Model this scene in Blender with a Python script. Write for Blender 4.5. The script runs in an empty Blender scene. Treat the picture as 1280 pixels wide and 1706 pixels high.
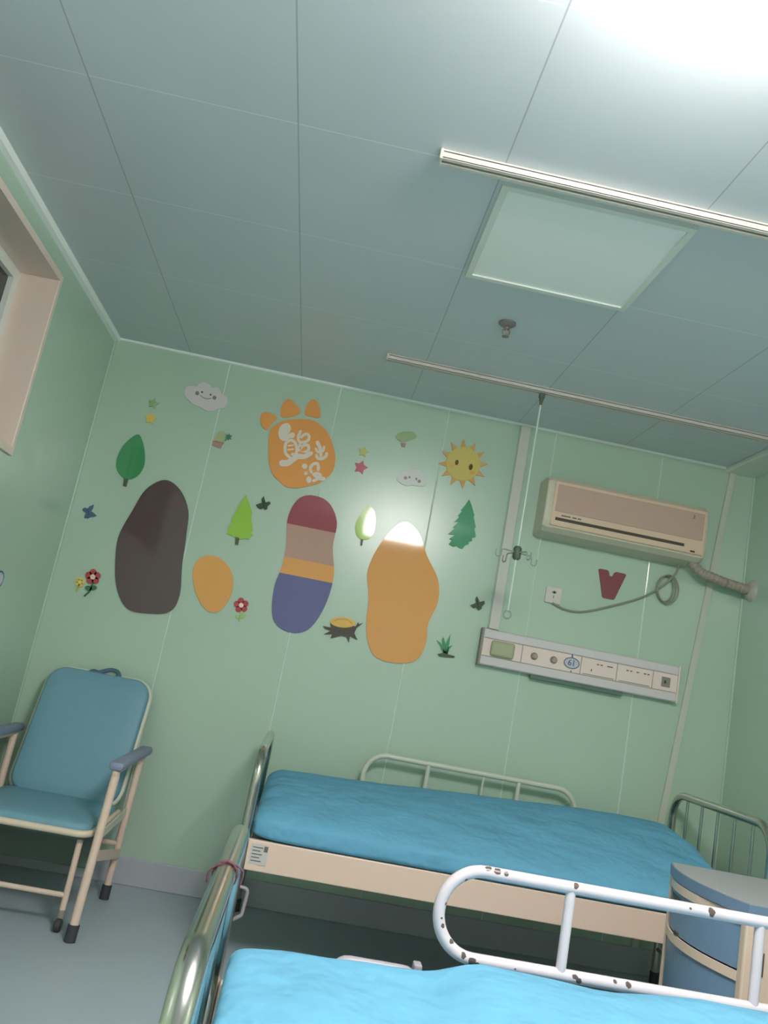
import bpy, bmesh, math, random
from mathutils import Vector, Matrix, noise
from mathutils.geometry import tessellate_polygon
random.seed(7)
SC = bpy.context.scene
C = SC.collection
DECALS = [
 ('cloud_sticker', 'white smiling cloud sticker high on the wall near the left corner', 'wall sticker', 'cloud stickers', [
  ('cloud', (176,171,168), 0, [[(0.4288,2.4733),(0.4279,2.4796),(0.4274,2.4868),(0.4277,2.494),(0.429,2.5007),(0.4313,2.5063),(0.4352,2.5107),(0.4405,2.5143),(0.4466,2.5171),(0.4528,2.5194),(0.4585,2.5211),(0.4638,2.5217),(0.4692,2.5211),(0.4745,2.5202),(0.4792,2.5199),(0.4831,2.521),(0.4857,2.5239),(0.4872,2.5282),(0.4883,2.5331),(0.4899,2.5378),(0.4926,2.5418),(0.4966,2.5451),(0.5015,2.5483),(0.507,2.551),(0.5127,2.553),(0.5184,2.5541),(0.5245,2.5541),(0.5309,2.553),(0.5375,2.5513),(0.5436,2.5492),(0.5488,2.547),(0.5528,2.5444),(0.5559,2.541),(0.5585,2.5376),(0.5614,2.5348),(0.5651,2.5332),(0.5699,2.5335),(0.5752,2.5352),(0.5809,2.5374),(0.5865,2.539),(0.5917,2.5392),(0.5966,2.5375),(0.6014,2.5346),(0.6059,2.5311),(0.6101,2.5274),(0.6136,2.5241),(0.6162,2.5209),(0.6179,2.5177),(0.6194,2.5145),(0.6212,2.5116),(0.624,2.509),(0.6283,2.5071),(0.6335,2.5059),(0.639,2.5047),(0.6444,2.5031),(0.6489,2.5006),(0.6528,2.4971),(0.6563,2.4928),(0.6593,2.4881),(0.6617,2.483),(0.6631,2.4778),(0.6636,2.4722),(0.6631,2.4661),(0.662,2.4598),(0.6603,2.4539),(0.6582,2.4486),(0.6558,2.4439),(0.6528,2.4397),(0.6493,2.4359),(0.6455,2.4325),(0.6412,2.4297),(0.6363,2.4277),(0.6306,2.4265),(0.6247,2.4256),(0.619,2.4246),(0.6141,2.4228),(0.6103,2.4201),(0.6073,2.4167),(0.6046,2.4132),(0.6014,2.4098),(0.5973,2.4071),(0.5919,2.4049),(0.5857,2.403),(0.579,2.4015),(0.5723,2.4005),(0.5662,2.4002),(0.5606,2.4007),(0.5551,2.4021),(0.5498,2.4038),(0.5448,2.4057),(0.5401,2.4073),(0.536,2.4087),(0.5326,2.4101),(0.5293,2.4115),(0.5257,2.4128),(0.5214,2.414),(0.5163,2.4148),(0.5106,2.4154),(0.5046,2.4159),(0.4985,2.4168),(0.4927,2.4184),(0.4869,2.4207),(0.4811,2.4237),(0.4754,2.4271),(0.4698,2.4305),(0.4646,2.4337),(0.4598,2.4365),(0.4551,2.4391),(0.4507,2.4417),(0.4466,2.4447),(0.4429,2.4483),(0.4393,2.4525),(0.4359,2.4571),(0.4329,2.4622),(0.4305,2.4676)]]),
  ('eye', (70,68,70), 1, [[(0.5233,2.4978),(0.5234,2.4964),(0.5232,2.495),(0.5227,2.4937),(0.5218,2.4926),(0.5207,2.4918),(0.5194,2.4913),(0.5181,2.4912),(0.5167,2.4915),(0.5155,2.4921),(0.5144,2.493),(0.5136,2.4942),(0.5131,2.4955),(0.513,2.497),(0.5132,2.4984),(0.5137,2.4997),(0.5146,2.5007),(0.5157,2.5016),(0.517,2.502),(0.5183,2.5021),(0.5197,2.5019),(0.5209,2.5013),(0.522,2.5003),(0.5228,2.4991)]]),
  ('eye', (70,68,70), 1, [[(0.571,2.4933),(0.5711,2.4918),(0.5709,2.4904),(0.5704,2.4891),(0.5695,2.4881),(0.5684,2.4872),(0.5672,2.4868),(0.5658,2.4867),(0.5645,2.4869),(0.5632,2.4875),(0.5622,2.4885),(0.5614,2.4897),(0.5609,2.491),(0.5607,2.4924),(0.5609,2.4938),(0.5615,2.4951),(0.5623,2.4962),(0.5634,2.497),(0.5647,2.4975),(0.5661,2.4976),(0.5674,2.4973),(0.5686,2.4967),(0.5697,2.4958),(0.5705,2.4946)]]),
  ('cheek', (120,108,108), 1, [[(0.5048,2.4872),(0.5052,2.4842),(0.5047,2.4813),(0.5036,2.4786),(0.5018,2.4764),(0.4996,2.4747),(0.4969,2.4737),(0.4941,2.4735),(0.4913,2.474),(0.4888,2.4753),(0.4866,2.4773),(0.4849,2.4797),(0.4839,2.4825),(0.4835,2.4855),(0.484,2.4884),(0.4851,2.4911),(0.4869,2.4933),(0.4891,2.495),(0.4918,2.496),(0.4946,2.4962),(0.4974,2.4957),(0.4999,2.4944),(0.5021,2.4924),(0.5038,2.49)]]),
  ('cheek', (120,108,108), 1, [[(0.6001,2.4824),(0.6004,2.4794),(0.6,2.4765),(0.5988,2.4739),(0.5971,2.4716),(0.5948,2.4699),(0.5921,2.4689),(0.5893,2.4687),(0.5865,2.4693),(0.584,2.4705),(0.5818,2.4725),(0.5801,2.4749),(0.5791,2.4777),(0.5788,2.4807),(0.5792,2.4836),(0.5804,2.4863),(0.5821,2.4885),(0.5844,2.4902),(0.5871,2.4912),(0.5899,2.4914),(0.5927,2.4909),(0.5952,2.4896),(0.5974,2.4877),(0.5991,2.4852)]]),
  ('mouth', (110,100,100), 1, [[(0.511,2.4749),(0.514,2.4734),(0.517,2.4717),(0.5199,2.4701),(0.523,2.4685),(0.5263,2.467),(0.5298,2.4659),(0.5335,2.465),(0.5374,2.4643),(0.5415,2.4637),(0.5456,2.4634),(0.5496,2.4633),(0.5535,2.4636),(0.5572,2.4643),(0.5607,2.4655),(0.5641,2.4669),(0.5674,2.4684),(0.5706,2.4698),(0.5739,2.4712),(0.5748,2.472),(0.575,2.4728),(0.5749,2.4736),(0.5744,2.4743),(0.5737,2.4748),(0.5725,2.4747),(0.5692,2.4733),(0.5659,2.4718),(0.5627,2.4704),(0.5595,2.469),(0.5562,2.468),(0.5529,2.4674),(0.5494,2.4671),(0.5456,2.4672),(0.5417,2.4675),(0.5379,2.468),(0.5341,2.4687),(0.5306,2.4695),(0.5274,2.4706),(0.5244,2.4719),(0.5215,2.4734),(0.5186,2.4751),(0.5156,2.4767),(0.5125,2.4783),(0.5114,2.4785),(0.5106,2.4781),(0.5102,2.4775),(0.51,2.4766),(0.5102,2.4758)]]),
 ]),
 ('cloud_sticker', 'pale blushing cloud sticker beside the sun sticker, half lost in the glare', 'wall sticker', 'cloud stickers', [
  ('cloud', (186,184,180), 0, [[(1.6413,2.2594),(1.6421,2.2644),(1.6431,2.27),(1.6446,2.2757),(1.6467,2.2812),(1.6495,2.2858),(1.6535,2.2894),(1.6585,2.2923),(1.664,2.2948),(1.6693,2.2972),(1.6739,2.3),(1.6774,2.3034),(1.6801,2.3071),(1.6827,2.3108),(1.6856,2.3139),(1.6892,2.316),(1.6937,2.3166),(1.6987,2.316),(1.7042,2.3149),(1.7097,2.314),(1.7152,2.314),(1.7205,2.3155),(1.7259,2.3179),(1.7314,2.3204),(1.737,2.3224),(1.7429,2.323),(1.7492,2.322),(1.756,2.3201),(1.7628,2.3173),(1.7691,2.314),(1.7745,2.3102),(1.7787,2.3056),(1.7819,2.3001),(1.7847,2.2942),(1.7874,2.2886),(1.7903,2.2836),(1.7939,2.2796),(1.7979,2.2763),(1.8017,2.2732),(1.8048,2.27),(1.8067,2.2661),(1.8072,2.2613),(1.8068,2.2559),(1.8056,2.2503),(1.8034,2.2451),(1.8002,2.2409),(1.7959,2.2377),(1.7904,2.2351),(1.7841,2.2331),(1.7775,2.2315),(1.7708,2.2302),(1.7638,2.2295),(1.7565,2.2295),(1.7489,2.2298),(1.7415,2.2298),(1.7344,2.2292),(1.728,2.2275),(1.722,2.225),(1.7161,2.2223),(1.71,2.2201),(1.7035,2.219),(1.6962,2.2191),(1.6882,2.2201),(1.6801,2.2217),(1.6725,2.2237),(1.6658,2.2259),(1.6599,2.2283),(1.6544,2.2312),(1.6496,2.2343),(1.6456,2.2377),(1.6425,2.241),(1.6407,2.2444),(1.64,2.2478),(1.6401,2.2513),(1.6406,2.2552)]]),
  ('eye', (110,105,100), 1, [[(1.7117,2.2692),(1.7119,2.2674),(1.7117,2.2658),(1.7111,2.2643),(1.7103,2.263),(1.7092,2.2621),(1.708,2.2616),(1.7067,2.2616),(1.7054,2.262),(1.7042,2.2628),(1.7032,2.264),(1.7024,2.2654),(1.7019,2.2671),(1.7018,2.2688),(1.702,2.2704),(1.7025,2.2719),(1.7033,2.2732),(1.7044,2.2741),(1.7056,2.2746),(1.7069,2.2746),(1.7082,2.2742),(1.7095,2.2734),(1.7105,2.2722),(1.7113,2.2708)]]),
  ('eye', (110,105,100), 1, [[(1.75,2.2676),(1.7502,2.2659),(1.75,2.2642),(1.7494,2.2627),(1.7486,2.2614),(1.7475,2.2605),(1.7463,2.2601),(1.745,2.26),(1.7437,2.2604),(1.7425,2.2612),(1.7414,2.2624),(1.7407,2.2638),(1.7402,2.2655),(1.74,2.2672),(1.7403,2.2689),(1.7408,2.2704),(1.7416,2.2716),(1.7427,2.2725),(1.7439,2.273),(1.7452,2.2731),(1.7466,2.2727),(1.7478,2.2718),(1.7488,2.2707),(1.7496,2.2692)]]),
  ('cheek', (140,122,122), 1, [[(1.6955,2.262),(1.6957,2.2595),(1.6952,2.2571),(1.6941,2.2548),(1.6925,2.2529),(1.6904,2.2515),(1.6881,2.2507),(1.6857,2.2505),(1.6833,2.251),(1.6812,2.2521),(1.6794,2.2537),(1.678,2.2558),(1.6773,2.2581),(1.6771,2.2606),(1.6776,2.263),(1.6787,2.2653),(1.6803,2.2672),(1.6824,2.2686),(1.6847,2.2694),(1.6871,2.2696),(1.6895,2.2691),(1.6916,2.268),(1.6934,2.2664),(1.6948,2.2643)]]),
  ('cheek', (140,122,122), 1, [[(1.7721,2.2588),(1.7722,2.2563),(1.7717,2.2539),(1.7706,2.2516),(1.769,2.2498),(1.767,2.2484),(1.7647,2.2475),(1.7622,2.2474),(1.7599,2.2478),(1.7577,2.2489),(1.7559,2.2505),(1.7546,2.2526),(1.7538,2.2549),(1.7537,2.2574),(1.7542,2.2599),(1.7553,2.2621),(1.7569,2.264),(1.7589,2.2654),(1.7613,2.2662),(1.7637,2.2664),(1.7661,2.2659),(1.7682,2.2649),(1.77,2.2632),(1.7714,2.2612)]]),
 ]),
 ('sun_sticker', 'yellow sun sticker with orange rays and two dark eyes', 'wall sticker', None, [
  ('ray', (178,140,92), 0, [[(1.9516,2.4878),(1.9618,2.5437),(1.9881,2.495)]]),
  ('ray', (178,140,92), 0, [[(1.9973,2.4944),(2.0331,2.5384),(2.0318,2.4819)]]),
  ('ray', (178,140,92), 0, [[(2.0393,2.4765),(2.0911,2.4969),(2.0625,2.4477)]]),
  ('ray', (178,140,92), 0, [[(2.0662,2.4392),(2.1198,2.4305),(2.0718,2.4019)]]),
  ('ray', (178,140,92), 0, [[(2.0708,2.3925),(2.1119,2.3573),(2.0574,2.3567)]]),
  ('ray', (178,140,92), 0, [[(2.052,2.3489),(2.0697,2.297),(2.0234,2.3243)]]),
  ('ray', (178,140,92), 0, [[(2.015,2.3202),(2.0048,2.2654),(1.9787,2.3132)]]),
  ('ray', (178,140,92), 0, [[(1.9696,2.3139),(1.9343,2.2708),(1.9354,2.3263)]]),
  ('ray', (178,140,92), 0, [[(1.928,2.3315),(1.8769,2.3116),(1.9048,2.3601)]]),
  ('ray', (178,140,92), 0, [[(1.9011,2.3685),(1.8477,2.3772),(1.8952,2.4057)]]),
  ('ray', (178,140,92), 0, [[(1.8961,2.4151),(1.8548,2.4503),(1.9092,2.4509)]]),
  ('ray', (178,140,92), 0, [[(1.9146,2.4587),(1.8965,2.5113),(1.9432,2.4837)]]),
  ('face', (178,160,92), 1, [[(2.0757,2.4235),(2.077,2.4085),(2.0761,2.3934),(2.0728,2.3786),(2.0674,2.3644),(2.0599,2.3512),(2.0505,2.3393),(2.0395,2.329),(2.0271,2.3206),(2.0137,2.3142),(1.9995,2.31),(1.985,2.3081),(1.9704,2.3086),(1.9561,2.3114),(1.9426,2.3164),(1.93,2.3236),(1.9187,2.3328),(1.909,2.3437),(1.9011,2.3561),(1.8952,2.3697),(1.8915,2.3841),(1.89,2.399),(1.8909,2.4141),(1.894,2.4289),(1.8993,2.4432),(1.9067,2.4564),(1.916,2.4684),(1.927,2.4789),(1.9394,2.4874),(1.9529,2.494),(1.9671,2.4982),(1.9818,2.5002),(1.9965,2.4998),(2.0109,2.497),(2.0246,2.4919),(2.0373,2.4846),(2.0486,2.4753),(2.0584,2.4643),(2.0662,2.4517),(2.0721,2.438)]]),
  ('eye', (88,68,34), 2, [[(1.9566,2.4036),(1.9562,2.3996),(1.9551,2.3958),(1.9536,2.3926),(1.9516,2.3901),(1.9493,2.3885),(1.9468,2.3879),(1.9444,2.3884),(1.9422,2.39),(1.9403,2.3925),(1.9389,2.3957),(1.938,2.3995),(1.9378,2.4035),(1.9382,2.4076),(1.9392,2.4113),(1.9408,2.4146),(1.9428,2.4171),(1.9451,2.4187),(1.9476,2.4192),(1.95,2.4187),(1.9522,2.4172),(1.9541,2.4147),(1.9555,2.4114),(1.9564,2.4077)]]),
  ('eye', (88,68,34), 2, [[(2.0381,2.3943),(2.0376,2.3897),(2.0364,2.3854),(2.0346,2.3816),(2.0323,2.3788),(2.0296,2.377),(2.0268,2.3764),(2.024,2.377),(2.0214,2.3787),(2.0192,2.3815),(2.0176,2.3852),(2.0166,2.3895),(2.0164,2.3942),(2.0169,2.3988),(2.0181,2.4031),(2.0199,2.4068),(2.0222,2.4097),(2.0249,2.4115),(2.0277,2.4121),(2.0305,2.4115),(2.0331,2.4098),(2.0353,2.4069),(2.0369,2.4032),(2.0379,2.3989)]]),
  ('cheek', (190,140,80), 2, [[(1.9382,2.3828),(1.9382,2.3804),(1.9373,2.378),(1.9356,2.3758),(1.9331,2.3738),(1.9302,2.3723),(1.9269,2.3713),(1.9236,2.3709),(1.9203,2.3711),(1.9174,2.3719),(1.9151,2.3733),(1.9134,2.3751),(1.9126,2.3773),(1.9127,2.3796),(1.9136,2.382),(1.9153,2.3843),(1.9177,2.3862),(1.9206,2.3877),(1.9239,2.3888),(1.9273,2.3892),(1.9305,2.389),(1.9334,2.3881),(1.9358,2.3868),(1.9374,2.3849)]]),
  ('cheek', (190,140,80), 2, [[(2.0553,2.3685),(2.0552,2.3661),(2.0541,2.3637),(2.0522,2.3614),(2.0495,2.3594),(2.0462,2.3578),(2.0425,2.3567),(2.0388,2.3562),(2.0352,2.3564),(2.032,2.3571),(2.0294,2.3585),(2.0276,2.3603),(2.0268,2.3624),(2.0269,2.3648),(2.0279,2.3672),(2.0299,2.3695),(2.0326,2.3715),(2.0359,2.3731),(2.0395,2.3742),(2.0433,2.3747),(2.0469,2.3745),(2.0501,2.3738),(2.0527,2.3725),(2.0544,2.3707)]]),
 ]),
 ('tree_sticker', 'dark green leaf-shaped tree sticker left of the dark brown sticker', 'wall sticker', 'leaf-shaped tree stickers', [
  ('crown', (58,122,78), 1, [[(0.2449,2.1955),(0.2524,2.1937),(0.2595,2.188),(0.2662,2.1795),(0.2727,2.1693),(0.279,2.1587),(0.2852,2.147),(0.2914,2.1336),(0.2972,2.1192),(0.3023,2.1048),(0.3065,2.0912),(0.3097,2.0785),(0.3123,2.066),(0.3141,2.0538),(0.3148,2.0419),(0.3144,2.0303),(0.3126,2.0187),(0.3097,2.0071),(0.3058,1.9958),(0.3011,1.9855),(0.2957,1.9766),(0.2894,1.9688),(0.282,1.9619),(0.274,1.9562),(0.2658,1.9518),(0.2579,1.9489),(0.2503,1.9477),(0.2425,1.948),(0.2348,1.9496),(0.2271,1.9524),(0.2195,1.9562),(0.2115,1.9614),(0.2031,1.9679),(0.195,1.9755),(0.1877,1.9836),(0.1819,1.9917),(0.1777,1.9997),(0.1747,2.0081),(0.1727,2.0168),(0.1715,2.0261),(0.1708,2.036),(0.1706,2.0468),(0.1711,2.0585),(0.1723,2.0706),(0.1743,2.0827),(0.177,2.0947),(0.1806,2.1065),(0.185,2.1186),(0.1902,2.1305),(0.196,2.142),(0.2025,2.1526),(0.21,2.1634),(0.2186,2.1747),(0.2277,2.1848),(0.2367,2.1923)]]),
  ('trunk', (70,78,60), 0, [[(0.2315,1.9557),(0.2534,1.9552),(0.2533,1.9077),(0.2354,1.9081)]]),
 ]),
 ('tree_sticker', 'light green leaf-shaped tree sticker lit by the glossy lamp reflection', 'wall sticker', 'leaf-shaped tree stickers', [
  ('crown', (150,176,88), 1, [[(1.5217,2.0692),(1.5262,2.069),(1.5312,2.067),(1.5364,2.0635),(1.5415,2.0592),(1.5462,2.0545),(1.5505,2.0494),(1.5547,2.0436),(1.5587,2.037),(1.5623,2.0298),(1.5654,2.022),(1.568,2.0131),(1.5701,2.0032),(1.5718,1.9928),(1.5731,1.9825),(1.5741,1.9727),(1.5749,1.9635),(1.5754,1.9543),(1.5755,1.9455),(1.5751,1.937),(1.5739,1.9291),(1.572,1.9217),(1.5694,1.9146),(1.5662,1.908),(1.5626,1.9021),(1.5586,1.897),(1.5542,1.8929),(1.5491,1.8896),(1.5438,1.8871),(1.5382,1.8851),(1.5326,1.8838),(1.5269,1.8828),(1.5209,1.8824),(1.5149,1.8826),(1.5091,1.8837),(1.5037,1.8858),(1.4985,1.8889),(1.4936,1.8931),(1.4889,1.898),(1.4847,1.9037),(1.481,1.91),(1.4779,1.9173),(1.4752,1.9257),(1.4731,1.9345),(1.4716,1.9433),(1.4708,1.9514),(1.4709,1.9587),(1.4718,1.9656),(1.4733,1.9723),(1.4751,1.9789),(1.477,1.9854),(1.4789,1.9919),(1.4811,1.9983),(1.4834,2.0046),(1.486,2.0109),(1.4887,2.017),(1.4916,2.023),(1.4947,2.029),(1.498,2.0348),(1.5013,2.0405),(1.5046,2.0459),(1.5079,2.0515),(1.511,2.0574),(1.5143,2.0629),(1.5178,2.0671)]]),
  ('trunk', (84,84,66), 0, [[(1.5126,1.8876),(1.5263,1.8904),(1.5269,1.8509),(1.5166,1.8488)]]),
 ]),
 ('tree_sticker', 'lime green pointed tree sticker between dark brown and striped stickers', 'wall sticker', 'pointed tree stickers', [
  ('crown', (128,166,62), 1, [[(0.8704,1.9923),(0.8966,1.9512),(0.9199,1.9095),(0.9247,1.8694),(0.9452,1.8173),(0.9406,1.8061),(0.9526,1.7881),(0.9375,1.7749),(0.9382,1.7628),(0.9132,1.7627),(0.8904,1.753),(0.8783,1.7627),(0.8545,1.7578),(0.8456,1.7662),(0.8174,1.7675),(0.8219,1.7919),(0.8149,1.8006),(0.8285,1.829),(0.8259,1.854),(0.8392,1.8928),(0.8441,1.9247),(0.8585,1.9639)]]),
  ('trunk', (78,84,62), 0, [[(0.8666,1.7573),(0.8861,1.7592),(0.8876,1.721),(0.8715,1.7217)]]),
 ]),
 ('tree_sticker', 'dark green jagged fir tree sticker below the sun sticker', 'wall sticker', 'pointed tree stickers', [
  ('crown', (66,128,92), 0, [[(2.0497,2.2152),(2.0679,2.1856),(2.0933,2.1316),(2.0889,2.127),(2.1112,2.0689),(2.1047,2.0639),(2.1198,2.0179),(2.0982,2.0076),(2.1042,1.9942),(2.0842,1.9828),(2.0896,1.973),(2.0697,1.9617),(2.0589,1.9398),(2.0405,1.9412),(2.0282,1.9495),(2.0078,1.9418),(1.9808,1.9508),(1.9946,1.9755),(1.9794,1.9796),(2.0073,2.0072),(1.9681,2.0028),(2.0005,2.0461),(1.9864,2.0432),(2.0126,2.0817),(1.9885,2.073),(2.0147,2.1116),(2.0035,2.1129),(2.0233,2.1466),(2.0127,2.1444),(2.0325,2.1782)]]),
 ]),
 ('butterfly_sticker', 'blue butterfly sticker by the left wall corner, beside the dark green leaf tree', 'wall sticker', 'butterfly stickers', [
  ('wings', (62,82,110), 0, [[(0.1146,1.7812),(0.114,1.7591),(0.1086,1.7461),(0.1244,1.7394),(0.1421,1.7285),(0.133,1.7193),(0.1126,1.7132),(0.1018,1.7037),(0.0843,1.7037),(0.0853,1.7203),(0.0889,1.7302),(0.0717,1.7357),(0.063,1.7457),(0.0749,1.7573),(0.089,1.7539),(0.0967,1.7683)]]),
  ('body', (46,61,82), 1, [[(0.0892,1.7479),(0.0996,1.7246),(0.101,1.723),(0.1023,1.7226),(0.1036,1.7228),(0.1047,1.7236),(0.1053,1.7248),(0.1051,1.7268),(0.0947,1.7502),(0.0933,1.7517),(0.092,1.7521),(0.0907,1.7519),(0.0896,1.7511),(0.089,1.7499)]]),
 ]),
 ('butterfly_sticker', 'small dark butterfly sticker between lime tree and maroon-topped sticker', 'wall sticker', 'butterfly stickers', [
  ('wings', (52,70,54), 0, [[(0.9632,2.0066),(0.9714,1.9875),(0.9804,1.9739),(0.9984,1.9839),(1.0066,1.9742),(0.9944,1.9561),(0.9956,1.9408),(0.9861,1.9337),(0.9724,1.9411),(0.9613,1.9316),(0.9463,1.9357),(0.9318,1.9513),(0.9469,1.9607),(0.9615,1.9679),(0.9533,1.9869)]]),
  ('body', (39,52,40), 1, [[(0.9624,1.9802),(0.9728,1.9461),(0.9742,1.9442),(0.9756,1.9436),(0.9772,1.9437),(0.9785,1.9445),(0.9793,1.9458),(0.9794,1.9481),(0.969,1.9822),(0.9676,1.9841),(0.9662,1.9847),(0.9646,1.9846),(0.9633,1.9838),(0.9624,1.9825)]]),
 ]),
 ('butterfly_sticker', 'dark butterfly sticker beside the white wall trunking, above the panel', 'wall sticker', 'butterfly stickers', [
  ('wings', (58,72,54), 0, [[(2.1782,1.7054),(2.1895,1.692),(2.1975,1.6779),(2.2216,1.6894),(2.2274,1.6749),(2.2146,1.6568),(2.2146,1.6434),(2.1997,1.6316),(2.1851,1.6443),(2.1702,1.6391),(2.1512,1.651),(2.1665,1.6607),(2.1785,1.6697),(2.1727,1.6909)]]),
  ('body', (43,54,40), 1, [[(2.1796,1.6804),(2.192,1.6472),(2.1936,1.6452),(2.1953,1.6448),(2.197,1.645),(2.1985,1.646),(2.1994,1.6475),(2.1993,1.65),(2.1869,1.6833),(2.1853,1.6852),(2.1837,1.6857),(2.1819,1.6854),(2.1805,1.6844),(2.1796,1.6829)]]),
 ]),
 ('flower_sticker', 'red flower sticker with dark green stem near left corner', 'wall sticker', 'flower stickers', [
  ('petal', (150,62,62), 0, [[(0.2165,1.4407),(0.2169,1.4337),(0.2146,1.4272),(0.21,1.4222),(0.2037,1.4196),(0.1967,1.4196),(0.1901,1.4223),(0.1849,1.4273),(0.1818,1.4338),(0.1814,1.4408),(0.1837,1.4473),(0.1883,1.4523),(0.1946,1.455),(0.2016,1.455),(0.2082,1.4523),(0.2135,1.4473)]]),
  ('petal', (150,62,62), 0, [[(0.2403,1.4285),(0.2407,1.4215),(0.2384,1.415),(0.2338,1.41),(0.2275,1.4074),(0.2205,1.4074),(0.2139,1.4101),(0.2087,1.4151),(0.2056,1.4216),(0.2052,1.4286),(0.2075,1.4351),(0.2121,1.4401),(0.2184,1.4428),(0.2254,1.4427),(0.232,1.44),(0.2373,1.435)]]),
  ('petal', (150,62,62), 0, [[(0.2374,1.4027),(0.2378,1.3956),(0.2355,1.3892),(0.2309,1.3842),(0.2246,1.3815),(0.2176,1.3816),(0.211,1.3843),(0.2058,1.3892),(0.2028,1.3957),(0.2024,1.4028),(0.2047,1.4092),(0.2093,1.4142),(0.2156,1.4169),(0.2226,1.4168),(0.2292,1.4141),(0.2344,1.4092)]]),
  ('petal', (150,62,62), 0, [[(0.2119,1.3989),(0.2123,1.3919),(0.21,1.3854),(0.2054,1.3805),(0.1991,1.3778),(0.1921,1.3778),(0.1856,1.3805),(0.1803,1.3855),(0.1773,1.392),(0.1769,1.399),(0.1791,1.4055),(0.1838,1.4104),(0.1901,1.4131),(0.197,1.4131),(0.2036,1.4104),(0.2089,1.4054)]]),
  ('petal', (150,62,62), 0, [[(0.199,1.4224),(0.1994,1.4154),(0.1971,1.4089),(0.1925,1.4039),(0.1862,1.4013),(0.1792,1.4013),(0.1726,1.404),(0.1674,1.409),(0.1643,1.4155),(0.1639,1.4225),(0.1662,1.429),(0.1708,1.434),(0.1771,1.4366),(0.1841,1.4366),(0.1907,1.4339),(0.1959,1.4289)]]),
  ('centre', (206,170,160), 1, [[(0.2167,1.4178),(0.217,1.4125),(0.2153,1.4076),(0.2118,1.4039),(0.2071,1.4019),(0.2018,1.4019),(0.1969,1.404),(0.193,1.4077),(0.1907,1.4126),(0.1904,1.4178),(0.1921,1.4227),(0.1956,1.4264),(0.2003,1.4284),(0.2055,1.4284),(0.2105,1.4264),(0.2144,1.4226)]]),
  ('stem', (52,100,66), 0, [[(0.2057,1.3842),(0.2054,1.3776),(0.2053,1.371),(0.2052,1.3645),(0.2049,1.3582),(0.2041,1.3523),(0.2028,1.3468),(0.2007,1.3415),(0.1979,1.3364),(0.1946,1.3314),(0.191,1.3263),(0.1873,1.3211),(0.1838,1.3158),(0.1832,1.3131),(0.1838,1.3112),(0.1852,1.3098),(0.187,1.3091),(0.1888,1.3092),(0.191,1.3108),(0.1944,1.316),(0.198,1.3211),(0.2017,1.3263),(0.2053,1.3317),(0.2084,1.3375),(0.2109,1.3437),(0.2125,1.3502),(0.2133,1.3569),(0.2137,1.3637),(0.2138,1.3703),(0.2139,1.3768),(0.2142,1.3832),(0.2135,1.386),(0.212,1.3873),(0.2102,1.388),(0.2083,1.3878),(0.2068,1.3867)]]),
  ('leaf', (52,100,66), 0, [[(0.2162,1.3528),(0.2154,1.3498),(0.2134,1.3471),(0.2103,1.345),(0.2064,1.3435),(0.2018,1.3428),(0.197,1.3429),(0.1921,1.3439),(0.1877,1.3455),(0.1839,1.3478),(0.181,1.3506),(0.1793,1.3537),(0.1788,1.3568),(0.1796,1.3598),(0.1816,1.3625),(0.1846,1.3646),(0.1886,1.3661),(0.1932,1.3668),(0.198,1.3667),(0.2028,1.3658),(0.2073,1.3641),(0.2111,1.3618),(0.2139,1.359),(0.2157,1.3559)]]),
  ('leaf', (52,100,66), 0, [[(0.2356,1.3671),(0.2365,1.3641),(0.2365,1.3608),(0.2355,1.3577),(0.2336,1.3548),(0.231,1.3523),(0.2278,1.3505),(0.2243,1.3495),(0.2206,1.3492),(0.2171,1.3498),(0.2139,1.3512),(0.2114,1.3533),(0.2096,1.356),(0.2087,1.359),(0.2087,1.3623),(0.2097,1.3654),(0.2116,1.3683),(0.2142,1.3708),(0.2174,1.3726),(0.2209,1.3737),(0.2246,1.3739),(0.2281,1.3733),(0.2312,1.3719),(0.2338,1.3698)]]),
 ]),
 ('flower_sticker', 'faded yellow flower sticker beside the left red flower', 'wall sticker', 'flower stickers', [
  ('petal', (196,168,84), 0, [[(0.1583,1.393),(0.1585,1.3887),(0.1571,1.3847),(0.1543,1.3816),(0.1504,1.38),(0.1461,1.38),(0.142,1.3817),(0.1388,1.3847),(0.1369,1.3887),(0.1366,1.3931),(0.138,1.3971),(0.1409,1.4002),(0.1447,1.4018),(0.1491,1.4018),(0.1531,1.4001),(0.1564,1.397)]]),
  ('petal', (196,168,84), 0, [[(0.1716,1.3816),(0.1718,1.3772),(0.1704,1.3732),(0.1676,1.3702),(0.1637,1.3685),(0.1594,1.3685),(0.1553,1.3702),(0.1521,1.3733),(0.1502,1.3773),(0.1499,1.3816),(0.1513,1.3856),(0.1542,1.3887),(0.1581,1.3903),(0.1624,1.3903),(0.1665,1.3887),(0.1697,1.3856)]]),
  ('petal', (196,168,84), 0, [[(0.1656,1.366),(0.1659,1.3617),(0.1645,1.3577),(0.1616,1.3546),(0.1577,1.353),(0.1534,1.353),(0.1494,1.3547),(0.1461,1.3577),(0.1443,1.3617),(0.144,1.366),(0.1454,1.37),(0.1483,1.3731),(0.1521,1.3747),(0.1564,1.3747),(0.1605,1.3731),(0.1637,1.37)]]),
  ('petal', (196,168,84), 0, [[(0.1487,1.3678),(0.1489,1.3635),(0.1475,1.3595),(0.1447,1.3564),(0.1408,1.3548),(0.1365,1.3548),(0.1324,1.3565),(0.1292,1.3595),(0.1273,1.3635),(0.127,1.3679),(0.1284,1.3719),(0.1313,1.3749),(0.1352,1.3766),(0.1395,1.3765),(0.1435,1.3749),(0.1468,1.3718)]]),
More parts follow.
